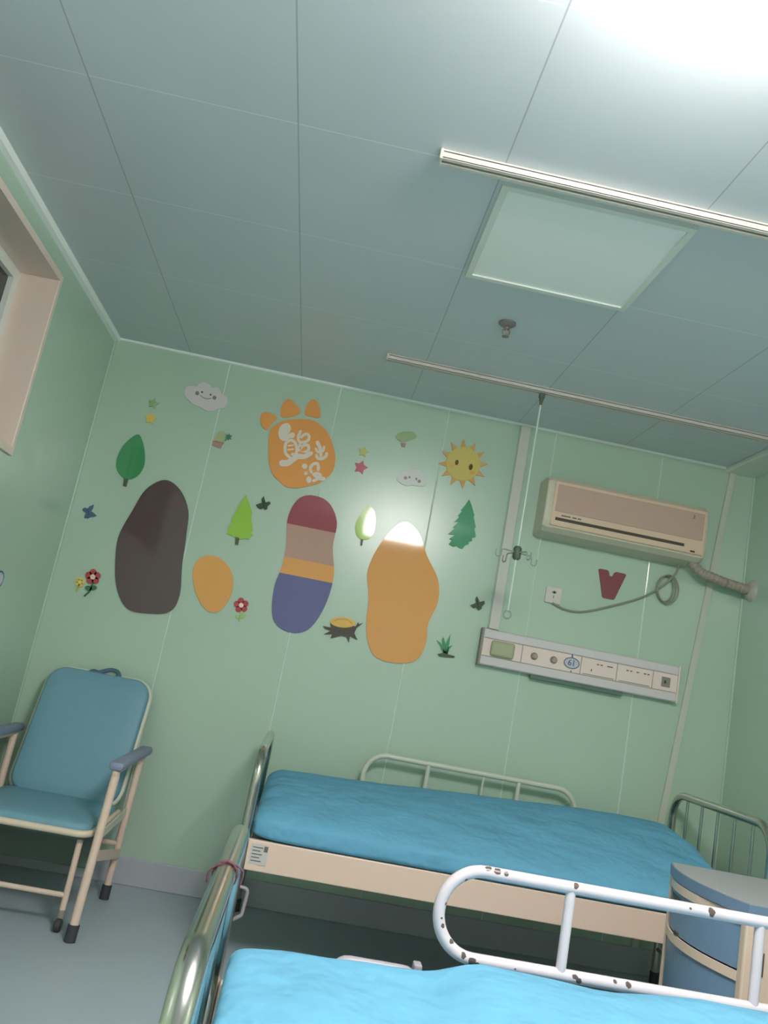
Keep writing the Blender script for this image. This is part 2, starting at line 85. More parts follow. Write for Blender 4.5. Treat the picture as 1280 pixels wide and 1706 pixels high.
  ('petal', (196,168,84), 0, [[(0.1441,1.3845),(0.1444,1.3802),(0.143,1.3762),(0.1401,1.3731),(0.1362,1.3715),(0.1319,1.3715),(0.1278,1.3732),(0.1246,1.3762),(0.1227,1.3802),(0.1224,1.3846),(0.1238,1.3886),(0.1267,1.3916),(0.1306,1.3933),(0.1349,1.3933),(0.139,1.3916),(0.1422,1.3885)]]),
  ('centre', (186,178,110), 1, [[(0.155,1.378),(0.1552,1.3748),(0.1541,1.3718),(0.152,1.3695),(0.1491,1.3683),(0.1458,1.3683),(0.1428,1.3695),(0.1404,1.3718),(0.1389,1.3748),(0.1387,1.3781),(0.1398,1.3811),(0.1419,1.3834),(0.1448,1.3846),(0.1481,1.3846),(0.1511,1.3833),(0.1535,1.381)]]),
  ('stem', (150,160,80), 0, [[(0.1428,1.3606),(0.138,1.3289),(0.1385,1.3261),(0.1398,1.3246),(0.1416,1.3238),(0.1435,1.3239),(0.1451,1.3247),(0.1464,1.3271),(0.1512,1.3588),(0.1506,1.3616),(0.1493,1.3631),(0.1476,1.3639),(0.1457,1.3638),(0.144,1.363)]]),
 ]),
 ('flower_sticker', 'red flower sticker with pale stem near the striped sticker', 'wall sticker', 'flower stickers', [
  ('petal', (152,58,62), 0, [[(0.9817,1.4445),(0.9818,1.4381),(0.9795,1.4322),(0.9751,1.4277),(0.9692,1.4253),(0.9628,1.4253),(0.9568,1.4277),(0.9522,1.4323),(0.9496,1.4382),(0.9495,1.4446),(0.9518,1.4505),(0.9562,1.455),(0.962,1.4575),(0.9685,1.4574),(0.9744,1.455),(0.9791,1.4504)]]),
  ('petal', (152,58,62), 0, [[(1.0072,1.4343),(1.0073,1.4279),(1.005,1.422),(1.0006,1.4175),(0.9947,1.4151),(0.9883,1.4151),(0.9824,1.4175),(0.9777,1.4221),(0.9751,1.428),(0.975,1.4344),(0.9773,1.4403),(0.9817,1.4448),(0.9876,1.4472),(0.994,1.4472),(1.0,1.4448),(1.0046,1.4402)]]),
  ('petal', (152,58,62), 0, [[(1.006,1.4072),(1.0061,1.4008),(1.0038,1.3949),(0.9993,1.3904),(0.9935,1.388),(0.9871,1.388),(0.9811,1.3905),(0.9765,1.395),(0.9739,1.4009),(0.9738,1.4073),(0.9761,1.4132),(0.9805,1.4177),(0.9864,1.4201),(0.9928,1.4201),(0.9987,1.4176),(1.0034,1.4131)]]),
  ('petal', (152,58,62), 0, [[(0.9797,1.4006),(0.9798,1.3943),(0.9775,1.3884),(0.9731,1.3839),(0.9673,1.3815),(0.9609,1.3815),(0.9549,1.3839),(0.9503,1.3885),(0.9477,1.3944),(0.9475,1.4007),(0.9498,1.4066),(0.9543,1.4111),(0.9601,1.4135),(0.9665,1.4135),(0.9725,1.4111),(0.9771,1.4065)]]),
  ('petal', (152,58,62), 0, [[(0.9647,1.4237),(0.9648,1.4173),(0.9625,1.4114),(0.9581,1.4069),(0.9523,1.4045),(0.9459,1.4045),(0.9399,1.4069),(0.9353,1.4115),(0.9327,1.4174),(0.9325,1.4237),(0.9348,1.4296),(0.9392,1.4342),(0.9451,1.4366),(0.9515,1.4366),(0.9575,1.4341),(0.9621,1.4296)]]),
  ('centre', (210,180,170), 1, [[(0.9838,1.4213),(0.9839,1.4165),(0.9822,1.4121),(0.9789,1.4087),(0.9745,1.4069),(0.9697,1.4069),(0.9652,1.4087),(0.9617,1.4121),(0.9598,1.4165),(0.9597,1.4213),(0.9614,1.4257),(0.9647,1.4291),(0.9691,1.431),(0.9739,1.4309),(0.9784,1.4291),(0.9819,1.4257)]]),
  ('stem', (140,168,100), 0, [[(0.9772,1.3885),(0.976,1.3412),(0.9769,1.3385),(0.9784,1.3372),(0.9802,1.3367),(0.9821,1.337),(0.9837,1.3381),(0.9847,1.3407),(0.9859,1.3881),(0.985,1.3908),(0.9836,1.3921),(0.9817,1.3926),(0.9798,1.3923),(0.9782,1.3912)]]),
  ('leaf', (140,168,100), 0, [[(0.9788,1.3541),(0.9778,1.3524),(0.9761,1.351),(0.9738,1.3501),(0.9709,1.3497),(0.9678,1.3499),(0.9646,1.3506),(0.9616,1.3518),(0.9589,1.3535),(0.9568,1.3554),(0.9553,1.3575),(0.9546,1.3596),(0.9547,1.3617),(0.9557,1.3634),(0.9574,1.3648),(0.9598,1.3657),(0.9626,1.3661),(0.9657,1.3659),(0.9689,1.3652),(0.9719,1.364),(0.9746,1.3624),(0.9768,1.3604),(0.9782,1.3583),(0.9789,1.3562)]]),
  ('leaf', (140,168,100), 0, [[(1.0059,1.3736),(1.0069,1.3718),(1.0071,1.3696),(1.0067,1.3671),(1.0055,1.3645),(1.0038,1.362),(1.0015,1.3598),(0.9989,1.3579),(0.9961,1.3566),(0.9933,1.3559),(0.9908,1.3558),(0.9886,1.3565),(0.987,1.3577),(0.986,1.3595),(0.9857,1.3617),(0.9862,1.3642),(0.9873,1.3668),(0.9891,1.3693),(0.9913,1.3716),(0.994,1.3734),(0.9967,1.3748),(0.9995,1.3755),(1.0021,1.3755),(1.0042,1.3749)]]),
 ]),
 ('star_sticker', 'yellow star sticker left of the smiling cloud sticker', 'wall sticker', 'star stickers', [
  ('star', (186,164,88), 0, [[(0.2841,2.3308),(0.2959,2.3113),(0.3172,2.3066),(0.3036,2.2897),(0.3069,2.2673),(0.2867,2.2763),(0.2675,2.2671),(0.2685,2.2895),(0.2534,2.3063),(0.2742,2.3112)]]),
 ]),
 ('star_sticker', 'faded green star sticker above the left yellow star', 'wall sticker', 'star stickers', [
  ('star', (122,146,104), 0, [[(0.2829,2.4112),(0.2917,2.393),(0.3102,2.387),(0.2967,2.3733),(0.2977,2.3533),(0.2806,2.3631),(0.2628,2.3568),(0.2657,2.3764),(0.2536,2.3925),(0.2725,2.3949)]]),
 ]),
 ('star_sticker', 'pink star sticker right of the orange paw sticker', 'wall sticker', 'star stickers', [
  ('star', (172,98,110), 0, [[(1.4426,2.3079),(1.4519,2.2836),(1.4757,2.2744),(1.4561,2.2576),(1.4548,2.2315),(1.4333,2.2453),(1.4088,2.2384),(1.4151,2.2637),(1.4012,2.2856),(1.4266,2.2874)]]),
 ]),
 ('star_sticker', 'faint yellow star sticker above the pink star', 'wall sticker', 'star stickers', [
  ('star', (166,164,100), 0, [[(1.438,2.3859),(1.4459,2.3681),(1.4639,2.3621),(1.4499,2.3488),(1.4499,2.3292),(1.4334,2.3387),(1.4153,2.3326),(1.4191,2.3518),(1.408,2.3676),(1.4268,2.3699)]]),
 ]),
 ('flowerpot_sticker', 'pink flowerpot sticker with a dark green sprig beside smiling cloud', 'wall sticker', None, [
  ('pot', (146,118,108), 0, [[(0.635,2.2422),(0.6917,2.243),(0.6837,2.2104),(0.6339,2.2208)]]),
  ('rim', (128,100,94), 1, [[(0.636,2.2395),(0.6924,2.2411),(0.6941,2.2418),(0.6949,2.2428),(0.6951,2.2441),(0.6947,2.2454),(0.6939,2.2463),(0.6921,2.2469),(0.6357,2.2453),(0.634,2.2446),(0.6332,2.2436),(0.633,2.2423),(0.6334,2.2411),(0.6342,2.2401)]]),
  ('blossom', (146,150,116), 0, [[(0.6488,2.2495),(0.6456,2.2526),(0.6443,2.257),(0.6443,2.262),(0.6449,2.2672),(0.6453,2.2721),(0.6453,2.2768),(0.6455,2.2818),(0.6461,2.2866),(0.6473,2.2912),(0.6494,2.2951),(0.6526,2.2987),(0.6568,2.302),(0.6616,2.3049),(0.6665,2.3068),(0.671,2.3075),(0.6754,2.3068),(0.6801,2.3048),(0.6846,2.302),(0.6885,2.2986),(0.6914,2.2949),(0.6931,2.2906),(0.6939,2.2856),(0.6941,2.2802),(0.694,2.2749),(0.6938,2.2698),(0.694,2.2649),(0.6944,2.2596),(0.6944,2.2547),(0.6931,2.2506),(0.6898,2.2477),(0.6834,2.2462),(0.6743,2.2457),(0.6643,2.2461),(0.6552,2.2474)]]),
  ('sprig', (60,112,82), 1, [[(0.7103,2.3046),(0.7157,2.2928),(0.7279,2.2943),(0.7209,2.2838),(0.7285,2.2735),(0.7162,2.2748),(0.7116,2.2631),(0.7063,2.2748),(0.694,2.2733),(0.701,2.2837),(0.6934,2.2941),(0.7057,2.2928)],[(0.6976,2.2584),(0.7096,2.2737),(0.71,2.275),(0.7098,2.2759),(0.7093,2.2767),(0.7085,2.2771),(0.7076,2.2771),(0.7065,2.2764),(0.6945,2.261),(0.6941,2.2598),(0.6943,2.2589),(0.6948,2.2581),(0.6956,2.2577),(0.6965,2.2577)]]),
 ]),
 ('balloon_sticker', 'faded green hot air balloon sticker left of the sun', 'wall sticker', None, [
  ('balloon', (138,156,118), 0, [[(1.5907,2.4783),(1.5921,2.4829),(1.5951,2.4883),(1.5994,2.4939),(1.6046,2.4992),(1.6102,2.5039),(1.6166,2.5078),(1.6241,2.5113),(1.6321,2.5144),(1.6402,2.517),(1.648,2.519),(1.6557,2.5204),(1.6635,2.5215),(1.6713,2.5219),(1.6784,2.5215),(1.6847,2.5201),(1.6905,2.5173),(1.6962,2.5134),(1.7009,2.5087),(1.704,2.5038),(1.7047,2.4993),(1.7023,2.495),(1.6973,2.4907),(1.6907,2.4863),(1.6838,2.4821),(1.6776,2.4782),(1.6723,2.4743),(1.667,2.4705),(1.6617,2.4669),(1.6565,2.4637),(1.6513,2.4611),(1.6462,2.459),(1.6411,2.4575),(1.636,2.4564),(1.6312,2.4558),(1.6266,2.4557),(1.6223,2.4562),(1.6182,2.4572),(1.6143,2.4588),(1.6105,2.4606),(1.6069,2.4628),(1.6028,2.4652),(1.5985,2.4679),(1.5945,2.471),(1.5916,2.4744)]]),
  ('stripe', (152,150,112), 1, [[(1.6116,2.4984),(1.612,2.4947),(1.6121,2.4909),(1.6123,2.487),(1.6127,2.483),(1.6133,2.479),(1.6146,2.4751),(1.6164,2.4716),(1.6187,2.4685),(1.6212,2.4657),(1.6237,2.4631),(1.6262,2.4607),(1.6285,2.4581),(1.6303,2.4571),(1.6318,2.4572),(1.633,2.458),(1.6339,2.4592),(1.6341,2.4607),(1.6332,2.4627),(1.6309,2.4654),(1.6283,2.468),(1.6259,2.4704),(1.6237,2.4729),(1.6219,2.4753),(1.6205,2.4779),(1.6196,2.4807),(1.6191,2.484),(1.6188,2.4875),(1.6186,2.4913),(1.6184,2.4953),(1.6181,2.4991),(1.6172,2.5011),(1.616,2.5019),(1.6146,2.5021),(1.6132,2.5016),(1.6122,2.5006)]]),
  ('stripe', (128,158,112), 1, [[(1.6603,2.5144),(1.6606,2.5103),(1.6611,2.5061),(1.6616,2.5022),(1.6619,2.4984),(1.6618,2.4948),(1.6612,2.4913),(1.6599,2.4878),(1.658,2.484),(1.6556,2.4802),(1.6529,2.4761),(1.6502,2.472),(1.6477,2.4679),(1.6472,2.4658),(1.6476,2.4644),(1.6486,2.4633),(1.65,2.4628),(1.6514,2.463),(1.6531,2.4644),(1.6556,2.4684),(1.6582,2.4724),(1.661,2.4765),(1.6635,2.4807),(1.6658,2.4851),(1.6674,2.4896),(1.6683,2.4942),(1.6684,2.4987),(1.6681,2.503),(1.6676,2.5071),(1.6671,2.5111),(1.6668,2.515),(1.6659,2.5171),(1.6647,2.5179),(1.6633,2.5181),(1.6619,2.5176),(1.6608,2.5165)]]),
  ('basket', (142,118,104), 0, [[(1.6258,2.4479),(1.6545,2.4519),(1.6535,2.4297),(1.6341,2.427)]]),
 ]),
 ('paw_sticker', 'large orange paw sticker with white brush lettering on the wall', 'wall sticker', None, [
  ('pad', (196,132,72), 0, [[(0.9819,2.4346),(0.9894,2.4385),(0.9972,2.442),(1.0052,2.4454),(1.0135,2.4485),(1.0223,2.4516),(1.0315,2.4546),(1.0414,2.4576),(1.0515,2.4604),(1.0615,2.4629),(1.0712,2.465),(1.0806,2.4669),(1.09,2.4684),(1.0992,2.4697),(1.1081,2.4705),(1.1167,2.4707),(1.1246,2.4705),(1.1319,2.4699),(1.139,2.4688),(1.1464,2.467),(1.1543,2.4643),(1.1633,2.4606),(1.173,2.456),(1.1829,2.4507),(1.1924,2.445),(1.201,2.4394),(1.2084,2.4338),(1.215,2.4283),(1.2212,2.4224),(1.2271,2.4159),(1.2332,2.4086),(1.2395,2.4002),(1.2458,2.3909),(1.252,2.3811),(1.258,2.3712),(1.2635,2.3614),(1.2688,2.3516),(1.2738,2.3416),(1.2785,2.3316),(1.2827,2.3219),(1.2863,2.3127),(1.2892,2.3042),(1.2916,2.2962),(1.2934,2.2884),(1.2949,2.2805),(1.296,2.2721),(1.2969,2.2627),(1.2975,2.2528),(1.2977,2.2428),(1.2973,2.2331),(1.2964,2.2243),(1.2947,2.2164),(1.2925,2.2093),(1.2897,2.2026),(1.2864,2.1961),(1.2828,2.1896),(1.2787,2.183),(1.2741,2.1765),(1.2691,2.1702),(1.2638,2.164),(1.2584,2.158),(1.253,2.1522),(1.2475,2.1465),(1.2417,2.141),(1.2353,2.1357),(1.2281,2.1305),(1.2199,2.1254),(1.2108,2.1204),(1.2012,2.1156),(1.1914,2.111),(1.1819,2.1065),(1.1724,2.1022),(1.1628,2.0979),(1.1532,2.0939),(1.1438,2.0902),(1.1349,2.0872),(1.1265,2.0846),(1.1186,2.0825),(1.1109,2.0809),(1.1034,2.0797),(1.0959,2.0789),(1.0884,2.0785),(1.0811,2.0784),(1.0739,2.0787),(1.0668,2.0798),(1.0596,2.0817),(1.0525,2.0848),(1.0455,2.0888),(1.0386,2.0935),(1.0316,2.0984),(1.0245,2.1031),(1.0173,2.1076),(1.0098,2.1119),(1.0024,2.1165),(0.9954,2.1214),(0.9888,2.1271),(0.983,2.1333),(0.9775,2.14),(0.9725,2.1472),(0.9677,2.1551),(0.9631,2.1637),(0.9588,2.1733),(0.9547,2.1837),(0.9508,2.1948),(0.9472,2.2062),(0.9438,2.2177),(0.9405,2.2296),(0.9375,2.2419),(0.9347,2.2545),(0.9321,2.2667),(0.9296,2.2784),(0.9273,2.2894),(0.9251,2.3),(0.9231,2.3103),(0.9215,2.3202),(0.9205,2.3298),(0.9199,2.3391),(0.9196,2.348),(0.9198,2.3566),(0.9208,2.365),(0.923,2.3732),(0.9264,2.3814),(0.931,2.3894),(0.9365,2.3972),(0.9423,2.4045),(0.9483,2.411),(0.9544,2.4168),(0.9608,2.4218),(0.9676,2.4263),(0.9746,2.4305)]]),
  ('toe', (196,132,72), 0, [[(0.8573,2.4504),(0.862,2.4546),(0.8682,2.4581),(0.8755,2.4607),(0.8832,2.4624),(0.8907,2.4632),(0.8985,2.4627),(0.907,2.461),(0.9155,2.4585),(0.9231,2.4556),(0.929,2.4527),(0.9333,2.4498),(0.9364,2.4467),(0.9384,2.4432),(0.9393,2.4393),(0.939,2.4349),(0.9372,2.4298),(0.9337,2.4241),(0.9293,2.418),(0.9249,2.4116),(0.9212,2.4051),(0.9184,2.3979),(0.9159,2.3899),(0.9135,2.382),(0.911,2.3751),(0.9083,2.37),(0.9052,2.3669),(0.9019,2.3653),(0.8985,2.3648),(0.8949,2.3652),(0.8911,2.3663),(0.8869,2.368),(0.8825,2.3706),(0.8779,2.3741),(0.8735,2.3782),(0.8695,2.383),(0.8657,2.3888),(0.8621,2.3955),(0.8587,2.4029),(0.856,2.4103),(0.8543,2.4174),(0.8532,2.4244),(0.8527,2.4316),(0.8531,2.4387),(0.8545,2.4451)]]),
  ('toe', (196,132,72), 0, [[(0.9811,2.5604),(0.9866,2.56),(0.9928,2.5579),(0.9994,2.5547),(1.006,2.551),(1.0125,2.5472),(1.0189,2.5432),(1.0257,2.5386),(1.0323,2.5337),(1.0383,2.5287),(1.0433,2.524),(1.0474,2.5196),(1.051,2.5152),(1.0538,2.5109),(1.0556,2.5067),(1.0561,2.5024),(1.0554,2.4981),(1.0535,2.4939),(1.0505,2.4897),(1.0466,2.4855),(1.0419,2.4813),(1.0358,2.4771),(1.0284,2.4727),(1.0203,2.4685),(1.0121,2.4646),(1.0047,2.4612),(0.9978,2.4583),(0.9911,2.4556),(0.9846,2.4534),(0.9786,2.452),(0.9731,2.4516),(0.9683,2.4521),(0.9639,2.4532),(0.96,2.4554),(0.9567,2.4587),(0.954,2.4636),(0.9521,2.4708),(0.9508,2.48),(0.9502,2.4901),(0.9501,2.5002),(0.9506,2.509),(0.9517,2.5165),(0.9536,2.5235),(0.956,2.53),(0.9588,2.536),(0.9618,2.5414),(0.9649,2.5466),(0.9683,2.5515),(0.9721,2.5558),(0.9763,2.5589)]]),
  ('toe', (196,132,72), 0, [[(1.1037,2.5838),(1.1085,2.5858),(1.1139,2.5864),(1.1196,2.5858),(1.1251,2.5841),(1.1302,2.5815),(1.135,2.5776),(1.1397,2.5723),(1.1441,2.5661),(1.1481,2.5596),(1.1516,2.5535),(1.1547,2.5476),(1.1574,2.5415),(1.1596,2.5354),(1.1615,2.5293),(1.163,2.5233),(1.1647,2.517),(1.1665,2.5103),(1.1677,2.5039),(1.1676,2.4982),(1.1654,2.4939),(1.1606,2.4912),(1.1535,2.4897),(1.1452,2.489),(1.1366,2.4887),(1.1286,2.4885),(1.1209,2.4881),(1.1128,2.4878),(1.1048,2.4879),(1.0977,2.4886),(1.0919,2.4902),(1.0874,2.4926),(1.084,2.4956),(1.0815,2.4995),(1.0798,2.5043),(1.0789,2.5101),(1.0789,2.5178),(1.0798,2.5272),(1.0815,2.5372),(1.0837,2.547),(1.0861,2.5553),(1.0888,2.5626),(1.092,2.5694),(1.0955,2.5754),(1.0994,2.5804)]]),
  ('lettering', (192,180,168), 1, [[(0.997,2.4244),(1.0017,2.4249),(1.0064,2.4241),(1.0109,2.4222),(1.0149,2.4197),(1.0183,2.4167),(1.0211,2.413),(1.0234,2.4085),(1.0252,2.4035),(1.0264,2.3983),(1.0268,2.3932),(1.0262,2.388),(1.0245,2.3826),(1.0223,2.3771),(1.0201,2.3719),(1.0184,2.3672),(1.0171,2.3626),(1.0157,2.358),(1.0146,2.354),(1.0139,2.3511),(1.0138,2.3501),(1.0145,2.3515),(1.0157,2.355),(1.0173,2.3595),(1.0194,2.3642),(1.0219,2.3679),(1.0249,2.3711),(1.0286,2.3742),(1.0325,2.377),(1.0364,2.3791),(1.04,2.3799),(1.0433,2.3795),(1.0468,2.3779),(1.05,2.3755),(1.0525,2.3726),(1.054,2.3696),(1.0544,2.3659),(1.0539,2.3615),(1.0527,2.3569),(1.051,2.3528),(1.0489,2.3497),(1.0462,2.3481),(1.0427,2.3476),(1.0389,2.3476),(1.0351,2.3472),(1.0317,2.3459),(1.0289,2.3433),(1.0263,2.3399),(1.0239,2.3361),(1.0212,2.3325),(1.0182,2.3296),(1.0146,2.3273),(1.0107,2.3252),(1.0065,2.3236),(1.0023,2.3227),(0.9981,2.3226),(0.9937,2.3233),(0.9892,2.3247),(0.9846,2.3269),(0.9804,2.3299),(0.9766,2.334),(0.9732,2.3394),(0.97,2.3462),(0.9672,2.3537),(0.9651,2.3614),(0.964,2.3688),(0.9639,2.3761),(0.9647,2.3836),(0.9662,2.3911),(0.9684,2.3981),(0.9714,2.4042),(0.9754,2.4097),(0.9805,2.4148),(0.9862,2.4191),(0.9919,2.4224)],[(1.0536,2.2502),(1.0497,2.2525),(1.0457,2.2545),(1.0421,2.2562),(1.0391,2.258),(1.0367,2.2598),(1.0346,2.2621),(1.0325,2.2655),(1.0303,2.2699),(1.0283,2.2749),(1.0265,2.2802),(1.0252,2.2854),(1.0243,2.2902),(1.0238,2.2951),(1.0237,2.3001),(1.0239,2.305),(1.0245,2.3095),(1.0256,2.3132),(1.0268,2.316),(1.0287,2.3185),(1.0316,2.3212),(1.035,2.3236),(1.0386,2.3255),(1.042,2.3267),(1.0445,2.3271),(1.0468,2.3268),(1.0496,2.3259),(1.0527,2.3243),(1.0559,2.3221),(1.059,2.3194),(1.0616,2.3165),(1.064,2.313),(1.0663,2.3085),(1.0686,2.3033),(1.0706,2.2979),(1.0722,2.2926),(1.0734,2.2879),(1.0743,2.2837),(1.0749,2.2797),(1.0751,2.2761),(1.075,2.2731),(1.0747,2.2711),(1.0745,2.2705),(1.0746,2.2707),(1.0738,2.2704),(1.0716,2.2699),(1.0684,2.2695),(1.0646,2.269),(1.061,2.2682),(1.0565,2.2655),(1.055,2.2622),(1.055,2.2586),(1.0565,2.2553),(1.0592,2.253),(1.0644,2.2523),(1.0673,2.2529),(1.0705,2.2533),(1.0743,2.2538),(1.0786,2.2548),(1.0833,2.257),(1.0875,2.2611),(1.0898,2.2662),(1.0907,2.2712),(1.0909,2.2762),(1.0906,2.2814),(1.0898,2.2865),(1.0888,2.2917),(1.0873,2.2971),(1.0855,2.3031),(1.0832,2.3094),(1.0805,2.3156),(1.0774,2.3215),(1.0738,2.3268),(1.0698,2.3312),(1.0654,2.3351),(1.0606,2.3385),(1.0554,2.3411),(1.0498,2.3429),(1.0439,2.3435),(1.0381,2.3426),(1.0323,2.3406),(1.0269,2.3377),(1.0218,2.3341),(1.0172,2.3298),(1.0134,2.3248),(1.0108,2.3191),(1.0091,2.313),(1.0082,2.3068),(1.0079,2.3004),(1.0081,2.2942),(1.0087,2.2881),(1.0098,2.282),(1.0114,2.2756),(1.0136,2.2693),(1.0161,2.2631),(1.0189,2.2574),(1.0222,2.2522),(1.0262,2.2478),(1.0307,2.2443),(1.035,2.2418),(1.0391,2.2398),(1.0426,2.2381),(1.0461,2.2361),(1.0512,2.2351),(1.0544,2.2365),(1.0568,2.2392),(1.0577,2.2426),(1.0571,2.2462)],[(1.0348,2.2975),(1.0587,2.3058),(1.061,2.3077),(1.0617,2.3097),(1.0615,2.3118),(1.0604,2.3135),(1.0587,2.3147),(1.0558,2.3147),(1.0318,2.3063),(1.0295,2.3044),(1.0288,2.3025),(1.0291,2.3004),(1.0301,2.2986),(1.0318,2.2975)],[(1.037,2.2756),(1.0631,2.2855),(1.0654,2.2874),(1.066,2.2894),(1.0658,2.2914),(1.0647,2.2932),(1.0629,2.2943),(1.06,2.2942),(1.0338,2.2843),(1.0315,2.2824),(1.0309,2.2804),(1.0312,2.2783),(1.0323,2.2766),(1.034,2.2755)],[(1.0727,2.3958),(1.0715,2.3907),(1.0702,2.3856),(1.0688,2.3801),(1.0675,2.3745),(1.0667,2.3687),(1.0666,2.3628),(1.0672,2.3572),(1.0684,2.3517),(1.0701,2.3462),(1.0724,2.341),(1.0754,2.3363),(1.0796,2.3322),(1.0847,2.3296),(1.0901,2.3285),(1.0954,2.3283),(1.1007,2.3288),(1.1056,2.3298),(1.1103,2.3311),(1.1149,2.3329),(1.1196,2.3353),(1.1243,2.3382),(1.1287,2.3415),(1.1326,2.3454),(1.1359,2.3499),(1.1381,2.355),(1.1395,2.3604),(1.1401,2.366),(1.14,2.3715),(1.1391,2.3769),(1.1371,2.382),(1.1338,2.3863),(1.1298,2.3898),(1.1252,2.3926),(1.12,2.3947),(1.1143,2.3955),(1.1082,2.3945),(1.1028,2.3914),(1.0984,2.3872),(1.0945,2.3825),(1.0909,2.3776),(1.0875,2.373),(1.0841,2.3689),(1.0824,2.3642),(1.083,2.3609),(1.085,2.3581),(1.0879,2.3565),(1.0912,2.3564),(1.0954,2.3589),(1.099,2.3634),(1.1026,2.3682),(1.106,2.3728),(1.1091,2.3766),(1.1117,2.3791),(1.1132,2.3801),(1.1143,2.3802),(1.1164,2.3798),(1.1189,2.3788),(1.1214,2.3773),(1.1233,2.3756),(1.1243,2.3744),(1.1248,2.3729),(1.1253,2.3702),(1.1254,2.3668),(1.125,2.3632),(1.1242,2.36),(1.1232,2.3577),(1.1217,2.3557),(1.1193,2.3533),(1.1161,2.3509),(1.1126,2.3488),(1.109,2.347),(1.1056,2.3456),(1.1022,2.3447),(1.0985,2.3439),(1.0948,2.3436),(1.0916,2.3436),(1.0892,2.3441),(1.0879,2.3447),(1.0867,2.3459),(1.0852,2.3483),(1.0838,2.3516),(1.0826,2.3555),(1.0817,2.3596),(1.0813,2.3635),(1.0813,2.3672),(1.0819,2.3715),(1.083,2.3763),(1.0844,2.3814),(1.0858,2.3869),(1.087,2.3922),(1.0865,2.3972),(1.0845,2.3999),(1.0815,2.4015),(1.0782,2.4015),(1.0753,2.4001)],[(1.0834,2.3205),(1.0839,2.3156),(1.0844,2.3106),(1.0849,2.3054),(1.0854,2.3003),(1.0861,2.2954),(1.0869,2.2912),(1.0876,2.2876),(1.0883,2.284),(1.0892,2.2802),(1.0909,2.276),(1.0945,2.2718),(1.1,2.2693),(1.1055,2.2693),(1.1108,2.2705),(1.1161,2.2723),(1.1213,2.2745),(1.1262,2.277),(1.1305,2.2795),(1.1344,2.282),(1.1382,2.2849),(1.1418,2.2881),(1.1452,2.2917),(1.1481,2.296),(1.15,2.3011),(1.1507,2.3066),(1.1504,2.3122),(1.1493,2.3177),(1.1475,2.3231),(1.1448,2.3281),(1.1406,2.3324),(1.135,2.3347),(1.1296,2.3352),(1.1243,2.3347),(1.1191,2.3335),(1.1142,2.3316),(1.1096,2.3291),(1.1056,2.3256),(1.1024,2.3215),(1.0999,2.3173),(1.0977,2.3133),(1.0957,2.3096),(1.0937,2.3061),(1.0926,2.3011),(1.0937,2.2977),(1.0961,2.2953),(1.0994,2.2941),(1.1027,2.2945),(1.1066,2.2977),(1.1089,2.3015),(1.1111,2.3056),(1.113,2.3093),(1.1149,2.3124),(1.1166,2.3146),(1.1181,2.3159),(1.1204,2.3171),(1.1235,2.3183),(1.1269,2.3191),(1.1299,2.3194),(1.1319,2.3192),(1.1322,2.3192),(1.1325,2.3188),(1.1335,2.3168),(1.1346,2.3137),(1.1353,2.3102),(1.1355,2.3071),(1.1353,2.3051),(1.1347,2.3037),(1.1334,2.3018),(1.1313,2.2996),(1.1287,2.2973),(1.1257,2.2951),(1.1226,2.2931),(1.1191,2.291),(1.1149,2.2889),(1.1106,2.287),(1.1065,2.2856),(1.1035,2.2849),(1.1025,2.2848),(1.1035,2.2844),(1.104,2.284),(1.1037,2.2848),(1.1032,2.2872),(1.1026,2.2905),(1.1018,2.2942),(1.1011,2.2979),(1.1005,2.3022),(1.1,2.3069),(1.0995,2.312),(1.0991,2.3171),(1.0985,2.3221),(1.0963,2.3268),(1.0935,2.3287),(1.0901,2.3292),(1.0869,2.328),(1.0845,2.3256)],[(1.0251,2.1839),(1.0292,2.185),(1.0333,2.1859),(1.0383,2.187),(1.0438,2.1884),(1.0499,2.1905),(1.0562,2.1938),(1.0618,2.198),(1.0664,2.2026),(1.0702,2.2071),(1.0735,2.2113),(1.0765,2.2151),(1.0798,2.2189),(1.0838,2.2234),(1.0877,2.2281),(1.0914,2.2326),(1.0949,2.2365),(1.0981,2.2396),(1.1009,2.2417),(1.1037,2.2429),(1.1076,2.2439),(1.113,2.2446),(1.1195,2.2455),(1.1268,2.247),(1.1344,2.25),(1.1411,2.2542),(1.1469,2.2588),(1.1522,2.2637),(1.1571,2.2685),(1.1616,2.273),(1.1663,2.2774),(1.1701,2.284),(1.1699,2.2892),(1.1676,2.2938),(1.1636,2.297),(1.1586,2.298),(1.1517,2.2953),(1.1465,2.291),(1.1413,2.2865),(1.1365,2.2823),(1.1319,2.2786),(1.1276,2.2756),(1.1238,2.2736),(1.1202,2.2725),(1.1158,2.2719),(1.1103,2.2716),(1.1037,2.2712),(1.0963,2.2699),(1.0885,2.2671),(1.0816,2.2629),(1.0758,2.2582),(1.0707,2.2533),(1.0662,2.2486),(1.0622,2.2444),(1.0583,2.2406),(1.0542,2.2366),(1.0504,2.2324),(1.047,2.2288),(1.0442,2.2259),(1.0418,2.2239),(1.0399,2.2228),(1.0379,2.2221),(1.0353,2.2215),(1.0318,2.221),(1.0276,2.2205),(1.0226,2.2199),(1.0176,2.2191),(1.0079,2.213),(1.0044,2.2059),(1.0044,2.1979),(1.0077,2.1906),(1.0137,2.1855)]]),
